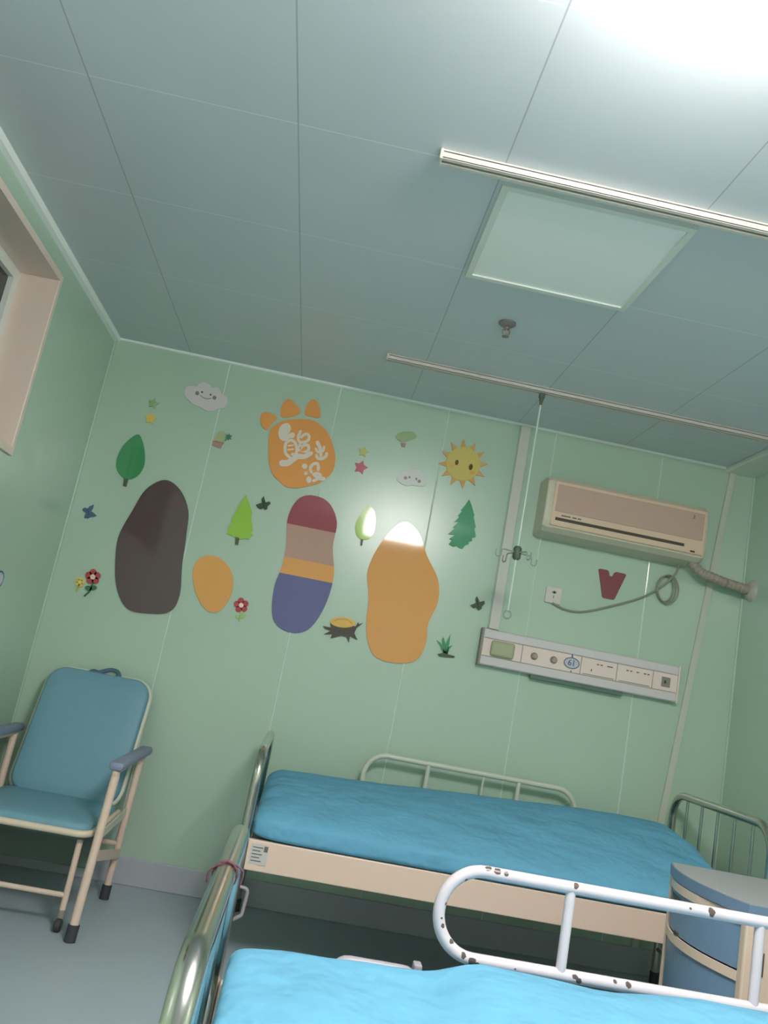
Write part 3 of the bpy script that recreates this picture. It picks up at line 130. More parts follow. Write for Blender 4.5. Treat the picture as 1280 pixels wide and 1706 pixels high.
  ('lettering', (192,180,168), 1, [[(1.1742,2.345),(1.1775,2.3409),(1.1809,2.337),(1.1841,2.3334),(1.187,2.3298),(1.1897,2.3261),(1.1922,2.3219),(1.1946,2.3169),(1.1969,2.311),(1.1991,2.3045),(1.2014,2.2976),(1.2037,2.2906),(1.2061,2.2838),(1.2095,2.2792),(1.213,2.2778),(1.2168,2.2781),(1.22,2.2801),(1.2221,2.2834),(1.2222,2.2892),(1.2202,2.296),(1.2183,2.303),(1.2164,2.3101),(1.2143,2.3172),(1.212,2.3242),(1.2094,2.3308),(1.2064,2.3367),(1.2032,2.342),(1.1999,2.3466),(1.1968,2.3508),(1.1939,2.3547),(1.1911,2.3587),(1.1851,2.3627),(1.1803,2.3628),(1.176,2.3607),(1.173,2.3568),(1.1719,2.352)],[(1.2142,2.3363),(1.2141,2.332),(1.2144,2.3276),(1.2146,2.3237),(1.2145,2.3206),(1.2142,2.3186),(1.2136,2.3175),(1.212,2.316),(1.2091,2.314),(1.2053,2.3121),(1.2015,2.3107),(1.198,2.3098),(1.1959,2.3097),(1.1951,2.31),(1.1938,2.3109),(1.1919,2.3128),(1.1897,2.3155),(1.1871,2.3186),(1.1843,2.3214),(1.1803,2.3234),(1.1773,2.323),(1.1747,2.3213),(1.1732,2.3187),(1.1729,2.3156),(1.1749,2.3114),(1.1772,2.3091),(1.1794,2.3064),(1.182,2.3033),(1.1852,2.3),(1.1894,2.2972),(1.1947,2.2957),(1.2001,2.2959),(1.2054,2.2972),(1.2107,2.2992),(1.2157,2.3017),(1.2204,2.3049),(1.2244,2.3088),(1.227,2.3139),(1.228,2.3191),(1.2282,2.3239),(1.2279,2.3283),(1.2277,2.3322),(1.2278,2.3359),(1.2265,2.3403),(1.2241,2.3423),(1.2212,2.3431),(1.2182,2.3425),(1.2158,2.3406)],[(1.1841,2.2774),(1.1852,2.2754),(1.1862,2.2732),(1.1874,2.2703),(1.1894,2.2669),(1.1926,2.2634),(1.197,2.2608),(1.2015,2.2596),(1.2062,2.2591),(1.2111,2.2591),(1.2161,2.2595),(1.221,2.2605),(1.2258,2.2621),(1.2302,2.2644),(1.2343,2.2673),(1.238,2.2706),(1.2414,2.2741),(1.2444,2.2777),(1.2469,2.2815),(1.2488,2.2857),(1.2499,2.29),(1.2502,2.2939),(1.2503,2.2972),(1.2503,2.2999),(1.2506,2.3025),(1.2493,2.3078),(1.2468,2.3103),(1.2434,2.3115),(1.2399,2.311),(1.237,2.309),(1.2348,2.3041),(1.2345,2.3008),(1.2344,2.2975),(1.2344,2.2948),(1.2342,2.2927),(1.2339,2.2912),(1.2332,2.2898),(1.2318,2.2877),(1.2298,2.2852),(1.2273,2.2826),(1.2246,2.2803),(1.222,2.2785),(1.2197,2.2772),(1.2171,2.2764),(1.2138,2.2757),(1.2103,2.2754),(1.207,2.2754),(1.2041,2.2757),(1.2026,2.2761),(1.2024,2.2762),(1.2022,2.2765),(1.2015,2.2778),(1.2005,2.28),(1.1993,2.2829),(1.1977,2.2856),(1.1938,2.2891),(1.1903,2.2896),(1.1869,2.2886),(1.1844,2.2861),(1.1831,2.2827)]]),
  ('lettering', (192,180,168), 1, [[(1.1557,2.2128),(1.156,2.209),(1.1552,2.2053),(1.1535,2.2018),(1.1509,2.1989),(1.1477,2.1967),(1.144,2.1954),(1.14,2.1951),(1.1362,2.1958),(1.1327,2.1974),(1.1297,2.1998),(1.1275,2.2029),(1.1263,2.2065),(1.126,2.2103),(1.1268,2.214),(1.1285,2.2175),(1.1311,2.2204),(1.1343,2.2225),(1.138,2.2238),(1.142,2.2242),(1.1458,2.2235),(1.1493,2.2219),(1.1523,2.2195),(1.1545,2.2164)],[(1.1651,2.1751),(1.1653,2.1724),(1.1648,2.1698),(1.1637,2.1673),(1.162,2.1653),(1.1599,2.1638),(1.1574,2.1629),(1.1548,2.1627),(1.1522,2.1632),(1.1498,2.1644),(1.1478,2.1662),(1.1464,2.1684),(1.1455,2.1709),(1.1453,2.1736),(1.1457,2.1763),(1.1469,2.1787),(1.1486,2.1807),(1.1507,2.1822),(1.1532,2.1831),(1.1558,2.1833),(1.1584,2.1828),(1.1607,2.1817),(1.1627,2.1799),(1.1642,2.1777)],[(1.1919,2.1449),(1.1924,2.1401),(1.1919,2.1354),(1.1905,2.1312),(1.1882,2.1277),(1.1853,2.1252),(1.1819,2.1239),(1.1782,2.1237),(1.1745,2.1248),(1.1711,2.1271),(1.1681,2.1304),(1.1658,2.1345),(1.1644,2.1391),(1.1639,2.1439),(1.1643,2.1486),(1.1657,2.1528),(1.168,2.1563),(1.1709,2.1588),(1.1743,2.1602),(1.178,2.1603),(1.1817,2.1592),(1.1852,2.1569),(1.1881,2.1536),(1.1904,2.1495)],[(1.1885,2.1905),(1.1867,2.1939),(1.1845,2.1973),(1.1827,2.2001),(1.1814,2.2025),(1.1807,2.2043),(1.1805,2.2058),(1.1807,2.208),(1.1816,2.2112),(1.1829,2.2148),(1.1845,2.2182),(1.1863,2.2213),(1.188,2.2236),(1.1899,2.2254),(1.1922,2.2272),(1.1948,2.2287),(1.1973,2.2297),(1.1991,2.2302),(1.1997,2.2303),(1.1997,2.2303),(1.2005,2.2296),(1.2018,2.2282),(1.2032,2.2262),(1.2046,2.2238),(1.2056,2.2218),(1.2061,2.2202),(1.2064,2.2183),(1.2066,2.2158),(1.2067,2.2128),(1.2069,2.2095),(1.2071,2.2063),(1.2092,2.2014),(1.2122,2.1993),(1.2156,2.1988),(1.219,2.1999),(1.2216,2.2024),(1.2229,2.2075),(1.2226,2.2104),(1.2225,2.2134),(1.2224,2.2167),(1.2221,2.2203),(1.2214,2.2243),(1.2201,2.2282),(1.2184,2.2317),(1.2164,2.2351),(1.2139,2.2386),(1.2109,2.2419),(1.2069,2.2447),(1.2019,2.2464),(1.1968,2.2463),(1.1922,2.2452),(1.1878,2.2433),(1.1837,2.2409),(1.1797,2.2379),(1.1763,2.2345),(1.1733,2.2306),(1.1707,2.2261),(1.1684,2.2213),(1.1665,2.2163),(1.1652,2.2112),(1.1647,2.2058),(1.1654,2.2004),(1.1671,2.1957),(1.1693,2.1917),(1.1714,2.1884),(1.1733,2.1855),(1.1748,2.1826),(1.1787,2.1791),(1.1822,2.1785),(1.1856,2.1795),(1.1882,2.1819),(1.1895,2.1853)],[(1.1989,2.1696),(1.2027,2.1715),(1.2064,2.1737),(1.2099,2.1758),(1.2129,2.1774),(1.2153,2.1783),(1.217,2.1786),(1.2191,2.1784),(1.2219,2.1777),(1.2246,2.1767),(1.2264,2.1756),(1.227,2.1751),(1.2267,2.1763),(1.2265,2.1759),(1.225,2.1729),(1.2224,2.1689),(1.2192,2.1646),(1.2159,2.1605),(1.2132,2.1573),(1.2111,2.1552),(1.2091,2.1536),(1.2069,2.1521),(1.2045,2.1507),(1.2017,2.1491),(1.1989,2.1473),(1.196,2.1434),(1.1957,2.1401),(1.1968,2.1369),(1.1991,2.1346),(1.2022,2.1335),(1.2069,2.1346),(1.2093,2.1362),(1.2118,2.1377),(1.2145,2.1393),(1.2176,2.1413),(1.2208,2.1439),(1.2239,2.147),(1.2271,2.1507),(1.2307,2.1552),(1.2343,2.1601),(1.2376,2.1652),(1.2402,2.1705),(1.2414,2.1769),(1.2392,2.1834),(1.2352,2.1876),(1.2308,2.1903),(1.2261,2.1921),(1.2213,2.1932),(1.2164,2.1936),(1.2115,2.1929),(1.207,2.1912),(1.2029,2.189),(1.1991,2.1868),(1.1957,2.1848),(1.1923,2.183),(1.189,2.1795),(1.1883,2.1762),(1.1891,2.1729),(1.1912,2.1703),(1.1942,2.169)],[(1.1969,2.1666),(1.2009,2.1642),(1.205,2.1616),(1.2093,2.1589),(1.2139,2.1562),(1.219,2.1537),(1.2245,2.1517),(1.2303,2.1506),(1.2357,2.1502),(1.2408,2.1502),(1.2455,2.1504),(1.2498,2.1506),(1.254,2.1506),(1.2608,2.1535),(1.2638,2.1577),(1.2647,2.1627),(1.2633,2.1677),(1.26,2.1716),(1.2528,2.1738),(1.2482,2.1733),(1.2435,2.1727),(1.2393,2.1721),(1.2355,2.1718),(1.2321,2.1717),(1.2291,2.172),(1.2259,2.1728),(1.2224,2.1742),(1.2184,2.1761),(1.2142,2.1784),(1.2097,2.1808),(1.2052,2.183),(1.1993,2.1839),(1.1957,2.1823),(1.1931,2.1792),(1.1921,2.1752),(1.1928,2.1711)]]),
 ]),
 ('stump_sticker', 'tree stump sticker with yellow cut top and dark roots', 'wall sticker', None, [
  ('root_body', (62,56,48), 0, [[(1.4408,1.4237),(1.4488,1.3949),(1.4071,1.3954),(1.4206,1.3829),(1.4522,1.3782),(1.4199,1.3546),(1.4621,1.3617),(1.4579,1.3393),(1.5099,1.3634),(1.5375,1.3622),(1.5568,1.3367),(1.5557,1.37),(1.5974,1.3586),(1.575,1.3889),(1.5813,1.4184),(1.6092,1.45),(1.5892,1.4396),(1.5846,1.4517),(1.5743,1.4258)]]),
  ('cut_top', (190,150,76), 1, [[(1.5701,1.4403),(1.5695,1.435),(1.5663,1.4296),(1.5608,1.4243),(1.5531,1.4194),(1.5436,1.415),(1.5326,1.4113),(1.5205,1.4084),(1.5079,1.4064),(1.4951,1.4055),(1.4827,1.4056),(1.4711,1.4068),(1.4609,1.4089),(1.4523,1.412),(1.4457,1.4159),(1.4414,1.4205),(1.4396,1.4255),(1.4402,1.4308),(1.4433,1.4362),(1.4488,1.4415),(1.4564,1.4464),(1.4659,1.4509),(1.4769,1.4546),(1.489,1.4575),(1.5017,1.4595),(1.5145,1.4604),(1.5269,1.4603),(1.5385,1.4591),(1.5488,1.457),(1.5574,1.4539),(1.564,1.4499),(1.5683,1.4454)]]),
  ('ring', (164,122,58), 2, [[(1.4596,1.4276),(1.4634,1.4303),(1.4671,1.4333),(1.4706,1.4361),(1.4743,1.4388),(1.4784,1.441),(1.4832,1.4429),(1.4893,1.4444),(1.4965,1.4456),(1.5042,1.4466),(1.5119,1.4471),(1.5192,1.4472),(1.5255,1.4469),(1.5307,1.4458),(1.5353,1.4442),(1.5395,1.4421),(1.5437,1.4397),(1.548,1.4373),(1.5524,1.435),(1.5539,1.4349),(1.5547,1.4353),(1.5553,1.436),(1.5556,1.4369),(1.5554,1.4379),(1.5544,1.4389),(1.55,1.441),(1.5458,1.4434),(1.5416,1.4459),(1.537,1.4481),(1.5318,1.45),(1.526,1.4511),(1.5193,1.4515),(1.5117,1.4514),(1.5037,1.4508),(1.4958,1.4498),(1.4884,1.4486),(1.482,1.447),(1.4765,1.4449),(1.4719,1.4424),(1.468,1.4395),(1.4643,1.4366),(1.4608,1.4337),(1.457,1.431),(1.4562,1.4299),(1.4562,1.4289),(1.4566,1.428),(1.4573,1.4274),(1.4582,1.4272)]]),
 ]),
 ('grass_sticker', 'green grass tuft sticker low on the wall by the panel', 'wall sticker', None, [
  ('blade', (60,124,86), 0, [[(2.0544,1.3705),(2.0277,1.4144),(2.0058,1.4374),(2.0336,1.4253),(2.0658,1.3749)]]),
  ('blade', (60,124,86), 0, [[(2.0551,1.3728),(2.0338,1.4428),(2.0385,1.4601),(2.0569,1.4254),(2.068,1.3753)]]),
  ('blade', (60,124,86), 0, [[(2.0594,1.3737),(2.0594,1.4368),(2.0739,1.4812),(2.0763,1.4292),(2.0744,1.3765)]]),
  ('blade', (60,124,86), 0, [[(2.0662,1.3728),(2.0726,1.4121),(2.0945,1.4272),(2.0808,1.4038),(2.0773,1.3727)]]),
  ('ground', (54,66,48), 1, [[(2.025,1.3671),(2.0529,1.3789),(2.0813,1.3757),(2.115,1.3734),(2.1143,1.3646),(2.0731,1.3589),(2.0348,1.3559)]]),
 ]),
 ('letter_sticker', 'maroon notched wedge cut-out stuck below the air conditioner', 'wall sticker', None, [
  ('plate', (112,56,60), 0, [[(2.814,1.9804),(2.8206,1.9848),(2.863,1.9851),(2.8711,1.9786),(2.8784,1.9557),(2.8951,1.9549),(2.9031,1.9789),(2.9117,1.9847),(2.9614,1.9845),(2.9696,1.978),(2.9233,1.8391),(2.9161,1.8317),(2.8627,1.8312),(2.8536,1.8374)]]),
 ]),
 ('plain_sticker', 'plain dark brown rounded sticker, largest dark patch on the wall', 'wall sticker', 'plain rounded stickers', [
  ('patch', (76,62,62), 0, [[(0.4381,1.984),(0.4557,1.985),(0.4738,1.9813),(0.4919,1.9738),(0.5094,1.9633),(0.5258,1.9508),(0.5415,1.9357),(0.5568,1.9174),(0.5711,1.8968),(0.5837,1.8747),(0.5939,1.8519),(0.6011,1.8288),(0.6056,1.8046),(0.6085,1.7793),(0.611,1.7524),(0.6141,1.7237),(0.6176,1.6923),(0.6208,1.6584),(0.6239,1.6234),(0.6272,1.5889),(0.6308,1.5563),(0.6357,1.5252),(0.6417,1.4945),(0.6475,1.465),(0.6517,1.4373),(0.6531,1.4121),(0.6521,1.3892),(0.6495,1.3681),(0.6448,1.3491),(0.6374,1.3325),(0.6267,1.3187),(0.6118,1.3079),(0.5931,1.3001),(0.572,1.2946),(0.5498,1.2906),(0.5277,1.2876),(0.5049,1.2846),(0.4805,1.282),(0.4559,1.2813),(0.4323,1.2838),(0.4112,1.291),(0.3924,1.3035),(0.3751,1.3204),(0.3593,1.3407),(0.345,1.3635),(0.3321,1.3876),(0.3208,1.4146),(0.311,1.4451),(0.3027,1.477),(0.2956,1.5084),(0.2898,1.5372),(0.285,1.5625),(0.2813,1.5856),(0.279,1.608),(0.2784,1.6307),(0.2798,1.6551),(0.284,1.6818),(0.2908,1.71),(0.299,1.7387),(0.3077,1.767),(0.3159,1.794),(0.3229,1.8202),(0.3294,1.8462),(0.3364,1.8711),(0.3447,1.8943),(0.3554,1.9149),(0.3691,1.9337),(0.3851,1.9512),(0.4026,1.9662),(0.4206,1.9776)]]),
 ]),
 ('plain_sticker', 'plain orange rounded sticker, largest orange patch right of the stump', 'wall sticker', 'plain rounded stickers', [
  ('patch', (190,134,74), 0, [[(1.7175,2.0203),(1.7364,2.0239),(1.7557,2.0194),(1.775,2.0091),(1.7933,1.9951),(1.8102,1.9798),(1.8248,1.962),(1.8375,1.9404),(1.8496,1.9165),(1.862,1.8918),(1.8758,1.8678),(1.8924,1.8446),(1.911,1.8209),(1.9297,1.7971),(1.9464,1.7731),(1.9592,1.7493),(1.9679,1.7254),(1.9738,1.7016),(1.9773,1.6777),(1.9786,1.6539),(1.9782,1.6302),(1.9746,1.6066),(1.9677,1.583),(1.9595,1.5596),(1.9521,1.5364),(1.9476,1.5137),(1.9472,1.4914),(1.9496,1.4692),(1.9527,1.4474),(1.9548,1.4262),(1.9537,1.4056),(1.9502,1.3849),(1.9453,1.364),(1.9385,1.344),(1.9288,1.3262),(1.9155,1.3116),(1.8973,1.3002),(1.8747,1.2914),(1.8497,1.2851),(1.8243,1.2809),(1.8005,1.2789),(1.7776,1.2783),(1.7542,1.2793),(1.7315,1.2828),(1.7104,1.2897),(1.6919,1.3012),(1.6763,1.3179),(1.6628,1.3391),(1.6512,1.3639),(1.6412,1.3911),(1.6327,1.4197),(1.6266,1.4511),(1.6229,1.4861),(1.6204,1.5225),(1.6178,1.5583),(1.6138,1.5914),(1.6069,1.6208),(1.5981,1.6478),(1.5894,1.6739),(1.5831,1.7006),(1.5814,1.7295),(1.5849,1.7618),(1.5922,1.7963),(1.6023,1.8315),(1.6144,1.8656),(1.6277,1.8967),(1.6428,1.9269),(1.6603,1.9571),(1.6792,1.9847),(1.6986,2.0067)]]),
 ]),
 ('plain_sticker', 'small plain orange oval sticker between brown and striped stickers', 'wall sticker', 'plain rounded stickers', [
  ('patch', (192,138,76), 0, [[(0.7295,1.6313),(0.741,1.6365),(0.7542,1.6401),(0.7683,1.6418),(0.7828,1.6418),(0.7967,1.6399),(0.8107,1.636),(0.825,1.6302),(0.8392,1.6227),(0.8526,1.6136),(0.8644,1.6033),(0.8749,1.5915),(0.8846,1.578),(0.8931,1.5632),(0.9001,1.5476),(0.9052,1.5316),(0.9085,1.5146),(0.9101,1.4965),(0.9101,1.4779),(0.9085,1.4596),(0.9056,1.4424),(0.901,1.4252),(0.8948,1.4076),(0.8871,1.391),(0.8784,1.3768),(0.8689,1.3662),(0.8581,1.3593),(0.846,1.3553),(0.833,1.354),(0.8198,1.3552),(0.807,1.359),(0.7944,1.3657),(0.7814,1.3756),(0.7686,1.3878),(0.7563,1.4014),(0.7451,1.4155),(0.7345,1.4308),(0.7244,1.4479),(0.7151,1.4657),(0.7071,1.4836),(0.7008,1.5007),(0.6961,1.5171),(0.6927,1.5336),(0.6908,1.5496),(0.6906,1.5648),(0.6924,1.5787),(0.6964,1.5915),(0.7025,1.6037),(0.7103,1.6146),(0.7194,1.624)]]),
 ]),
 ('striped_sticker', 'plain rounded sticker banded maroon, tan, orange and blue', 'wall sticker', 'plain rounded stickers', [
  ('band', (132,64,70), 0, [[(1.2125,2.0621),(1.2303,2.063),(1.2499,2.0618),(1.27,2.0581),(1.2893,2.0515),(1.3066,2.0416),(1.3224,2.028),(1.3373,2.0108),(1.3509,1.9909),(1.3623,1.9691),(1.3708,1.9463),(1.3751,1.922),(1.3755,1.8958),(1.3751,1.8872),(1.1131,1.8872),(1.1129,1.8885),(1.1114,1.9153),(1.1135,1.9404),(1.1179,1.9647),(1.1243,1.9874),(1.1324,2.0076),(1.142,2.0244),(1.1531,2.0374),(1.1662,2.0474),(1.1807,2.0547),(1.1963,2.0595)]]),
  ('band', (158,126,112), 0, [[(1.3751,1.8872),(1.3743,1.8682),(1.3736,1.8399),(1.3757,1.8113),(1.3817,1.7827),(1.3902,1.7535),(1.3993,1.7238),(1.4025,1.7114),(1.1371,1.7114),(1.1369,1.7272),(1.1358,1.7493),(1.1338,1.7732),(1.1299,1.8002),(1.1239,1.8294),(1.1176,1.8593),(1.1131,1.8872)]]),
  ('band', (190,134,76), 0, [[(1.4025,1.7114),(1.407,1.6933),(1.4114,1.6619),(1.4122,1.6288),(1.4121,1.6235),(1.1296,1.6235),(1.1325,1.6384),(1.1355,1.662),(1.1367,1.6847),(1.1372,1.706),(1.1371,1.7114)]]),
  ('band', (84,84,122), 0, [[(1.4121,1.6235),(1.411,1.5941),(1.4078,1.559),(1.4027,1.5251),(1.3959,1.4935),(1.3873,1.4632),(1.3769,1.4333),(1.3648,1.4055),(1.3509,1.3812),(1.3354,1.362),(1.3174,1.3481),(1.2968,1.3385),(1.275,1.3328),(1.2533,1.3305),(1.2332,1.3314),(1.2138,1.3351),(1.1943,1.3419),(1.1757,1.3522),(1.1592,1.3663),(1.1458,1.3846),(1.1358,1.4091),(1.1284,1.4397),(1.1233,1.4733),(1.1201,1.5068),(1.1184,1.5372),(1.1192,1.5642),(1.1229,1.5898),(1.1278,1.6144),(1.1296,1.6235)]]),
 ]),
]

H = 2.7          # ceiling height (m)
XR = 3.635       # right wall
YF = -5.6        # wall behind the camera

# ------------------------------------------------------------------ materials
def lin(c):
    return tuple((v/255/12.92 if v/255 <= .04045 else ((v/255+.055)/1.055)**2.4) for v in c)
GAIN = 1.0
def mat(name, rgb, rough=.5, metal=0.0, spec=.5, gain=None, noise_amt=0.0, noise_scale=8, bump=0.0, bump_scale=60, coat=0.0, coat_rough=.1):
    m = bpy.data.materials.new(name); m.use_nodes = True
    nt = m.node_tree; b = nt.nodes['Principled BSDF']
    g = GAIN if gain is None else gain
    c = [min(v*g, .95) for v in lin(rgb)] + [1]
    b.inputs['Base Color'].default_value = c
    b.inputs['Roughness'].default_value = rough
    b.inputs['Metallic'].default_value = metal
    b.inputs['Specular IOR Level'].default_value = spec
    b.inputs['Coat Weight'].default_value = coat
    b.inputs['Coat Roughness'].default_value = coat_rough
    tc = nt.nodes.new('ShaderNodeTexCoord')
    if noise_amt:
        n = nt.nodes.new('ShaderNodeTexNoise'); n.inputs['Scale'].default_value = noise_scale; n.inputs['Detail'].default_value = 4
        nt.links.new(tc.outputs['Object'], n.inputs['Vector'])
        mx = nt.nodes.new('ShaderNodeMix'); mx.data_type = 'RGBA'
        nt.links.new(n.outputs['Fac'], mx.inputs['Factor'])
        mx.inputs['A'].default_value = [v*(1-noise_amt) for v in c[:3]]+[1]
        mx.inputs['B'].default_value = [min(v*(1+noise_amt), .95) for v in c[:3]]+[1]
        nt.links.new(mx.outputs['Result'], b.inputs['Base Color'])
    if bump:
        n2 = nt.nodes.new('ShaderNodeTexNoise'); n2.inputs['Scale'].default_value = bump_scale; n2.inputs['Detail'].default_value = 3
        nt.links.new(tc.outputs['Object'], n2.inputs['Vector'])
        bp = nt.nodes.new('ShaderNodeBump'); bp.inputs['Strength'].default_value = bump; bp.inputs['Distance'].default_value = .01 if bump_scale > 10 else .05
        nt.links.new(n2.outputs['Fac'], bp.inputs['Height']); nt.links.new(bp.outputs['Normal'], b.inputs['Normal'])
    return m

def chipped(name, rgb, chip, rough=.35, thr=.66, scale=9):
    """painted steel with chipped spots of bare rust"""
    m = mat(name, rgb, rough)
    nt = m.node_tree; b = nt.nodes['Principled BSDF']
    tc = nt.nodes.new('ShaderNodeTexCoord'); n = nt.nodes.new('ShaderNodeTexNoise')
    n.inputs['Scale'].default_value = scale; n.inputs['Detail'].default_value = 3; n.inputs['Roughness'].default_value = .6
    nt.links.new(tc.outputs['Object'], n.inputs['Vector'])
    r = nt.nodes.new('ShaderNodeValToRGB'); r.color_ramp.elements[0].position = thr; r.color_ramp.elements[1].position = thr+.012
    nt.links.new(n.outputs['Fac'], r.inputs['Fac'])
    mx = nt.nodes.new('ShaderNodeMix'); mx.data_type = 'RGBA'
    mx.inputs['A'].default_value = b.inputs['Base Color'].default_value
    mx.inputs['B'].default_value = list(lin(chip))+[1]
    nt.links.new(r.outputs['Color'], mx.inputs['Factor']); nt.links.new(mx.outputs['Result'], b.inputs['Base Color'])
    return m

CHIPS = [((1.845, -2.424, .833), .011), ((1.865, -2.426, .831), .012), ((1.885, -2.427, .829), .008), ((2.045, -2.426, .831), .010), ((2.36, -2.428, .824), .013), ((2.31, -2.428, .826), .004), ((2.62, -2.428, .822), .011),
 ((1.80, -2.425, .800), .005), ((1.765, -2.426, .745), .006), ((1.757, -2.425, .715), .005), ((1.763, -2.426, .70), .006), ((1.79, -2.424, .672), .009), ((1.818, -2.426, .650), .010), ((1.838, -2.427, .640), .012), ((1.852, -2.427, .634), .010),
 ((2.07, -2.427, .646), .009), ((2.078, -2.428, .638), .009), ((2.16, -2.426, .650), .006), ((2.19, -2.427, .648), .009), ((1.935, -2.428, .640), .003), ((2.62, -2.428, .64), .012), ((1.99, -2.428, .832), .003)]
def chip_spots(name, rgb, chip, rough):
    m = mat(name, rgb, rough)
    nt = m.node_tree; b = nt.nodes['Principled BSDF']; L = nt.links.new
    tc = nt.nodes.new('ShaderNodeTexCoord'); n = nt.nodes.new('ShaderNodeTexNoise'); n.inputs['Scale'].default_value = 70; n.inputs['Detail'].default_value = 3
    L(tc.outputs['Object'], n.inputs['Vector'])
    acc = None
    for p, r in CHIPS:
        d = nt.nodes.new('ShaderNodeVectorMath'); d.operation = 'DISTANCE'; L(tc.outputs['Object'], d.inputs[0]); d.inputs[1].default_value = p
        q = nt.nodes.new('ShaderNodeMath'); q.operation = 'DIVIDE'; L(d.outputs['Value'], q.inputs[0]); q.inputs[1].default_value = r
        if acc is None: acc = q.outputs[0]
        else:
            k = nt.nodes.new('ShaderNodeMath'); k.operation = 'MINIMUM'; L(acc, k.inputs[0]); L(q.outputs[0], k.inputs[1]); acc = k.outputs[0]
    a = nt.nodes.new('ShaderNodeMath'); a.operation = 'MULTIPLY_ADD'; L(n.outputs['Fac'], a.inputs[0]); a.inputs[1].default_value = 1.3; a.inputs[2].default_value = .05
    c = nt.nodes.new('ShaderNodeMath'); c.operation = 'LESS_THAN'; L(acc, c.inputs[0]); L(a.outputs[0], c.inputs[1])
    mx = nt.nodes.new('ShaderNodeMix'); mx.data_type = 'RGBA'; mx.inputs['A'].default_value = b.inputs['Base Color'].default_value; mx.inputs['B'].default_value = list(lin(chip))+[1]
    L(c.outputs[0], mx.inputs['Factor']); L(mx.outputs['Result'], b.inputs['Base Color'])
    return m

def ceiling_mat():
    m = mat('ceiling_panel', (207, 213, 217), .42)
    nt = m.node_tree; b = nt.nodes['Principled BSDF']; L = nt.links.new
    tc = nt.nodes.new('ShaderNodeTexCoord'); sp = nt.nodes.new('ShaderNodeSeparateXYZ'); L(tc.outputs['Object'], sp.inputs[0])
    def line(sock, off, step, half):
        a = nt.nodes.new('ShaderNodeMath'); a.operation = 'SUBTRACT'; L(sock, a.inputs[0]); a.inputs[1].default_value = off
        d = nt.nodes.new('ShaderNodeMath'); d.operation = 'PINGPONG'; L(a.outputs[0], d.inputs[0]); d.inputs[1].default_value = step/2
        c = nt.nodes.new('ShaderNodeMath'); c.operation = 'LESS_THAN'; L(d.outputs[0], c.inputs[0]); c.inputs[1].default_value = half
        return c.outputs[0]
    lx = line(sp.outputs['X'], 1.0225, .613, .0022)
    ly = line(sp.outputs['Y'], -2.162, .62, .002)
    n = nt.nodes.new('ShaderNodeTexNoise'); n.inputs['Scale'].default_value = 1.7; n.inputs['Detail'].default_value = 4; L(tc.outputs['Object'], n.inputs['Vector'])
    base = b.inputs['Base Color'].default_value[:]
    m0 = nt.nodes.new('ShaderNodeMix'); m0.data_type = 'RGBA'; L(n.outputs['Fac'], m0.inputs['Factor'])
    m0.inputs['A'].default_value = [v*.94 for v in base[:3]]+[1]; m0.inputs['B'].default_value = [v*1.06 for v in base[:3]]+[1]
    m1 = nt.nodes.new('ShaderNodeMix'); m1.data_type = 'RGBA'; L(ly, m1.inputs['Factor']); L(m0.outputs['Result'], m1.inputs['A']); m1.inputs['B'].default_value = [min(.95, v*1.25) for v in base[:3]]+[1]
    m2 = nt.nodes.new('ShaderNodeMix'); m2.data_type = 'RGBA'; L(lx, m2.inputs['Factor']); L(m1.outputs['Result'], m2.inputs['A']); m2.inputs['B'].default_value = [v*.66 for v in base[:3]]+[1]
    L(m2.outputs['Result'], b.inputs['Base Color'])
    return m

def emis(name, rgb, strength):
    m = bpy.data.materials.new(name); m.use_nodes = True
    b = m.node_tree.nodes['Principled BSDF']
    b.inputs['Base Color'].default_value = (.8, .8, .8, 1)
    b.inputs['Emission Color'].default_value = (*rgb, 1); b.inputs['Emission Strength'].default_value = strength
    return m

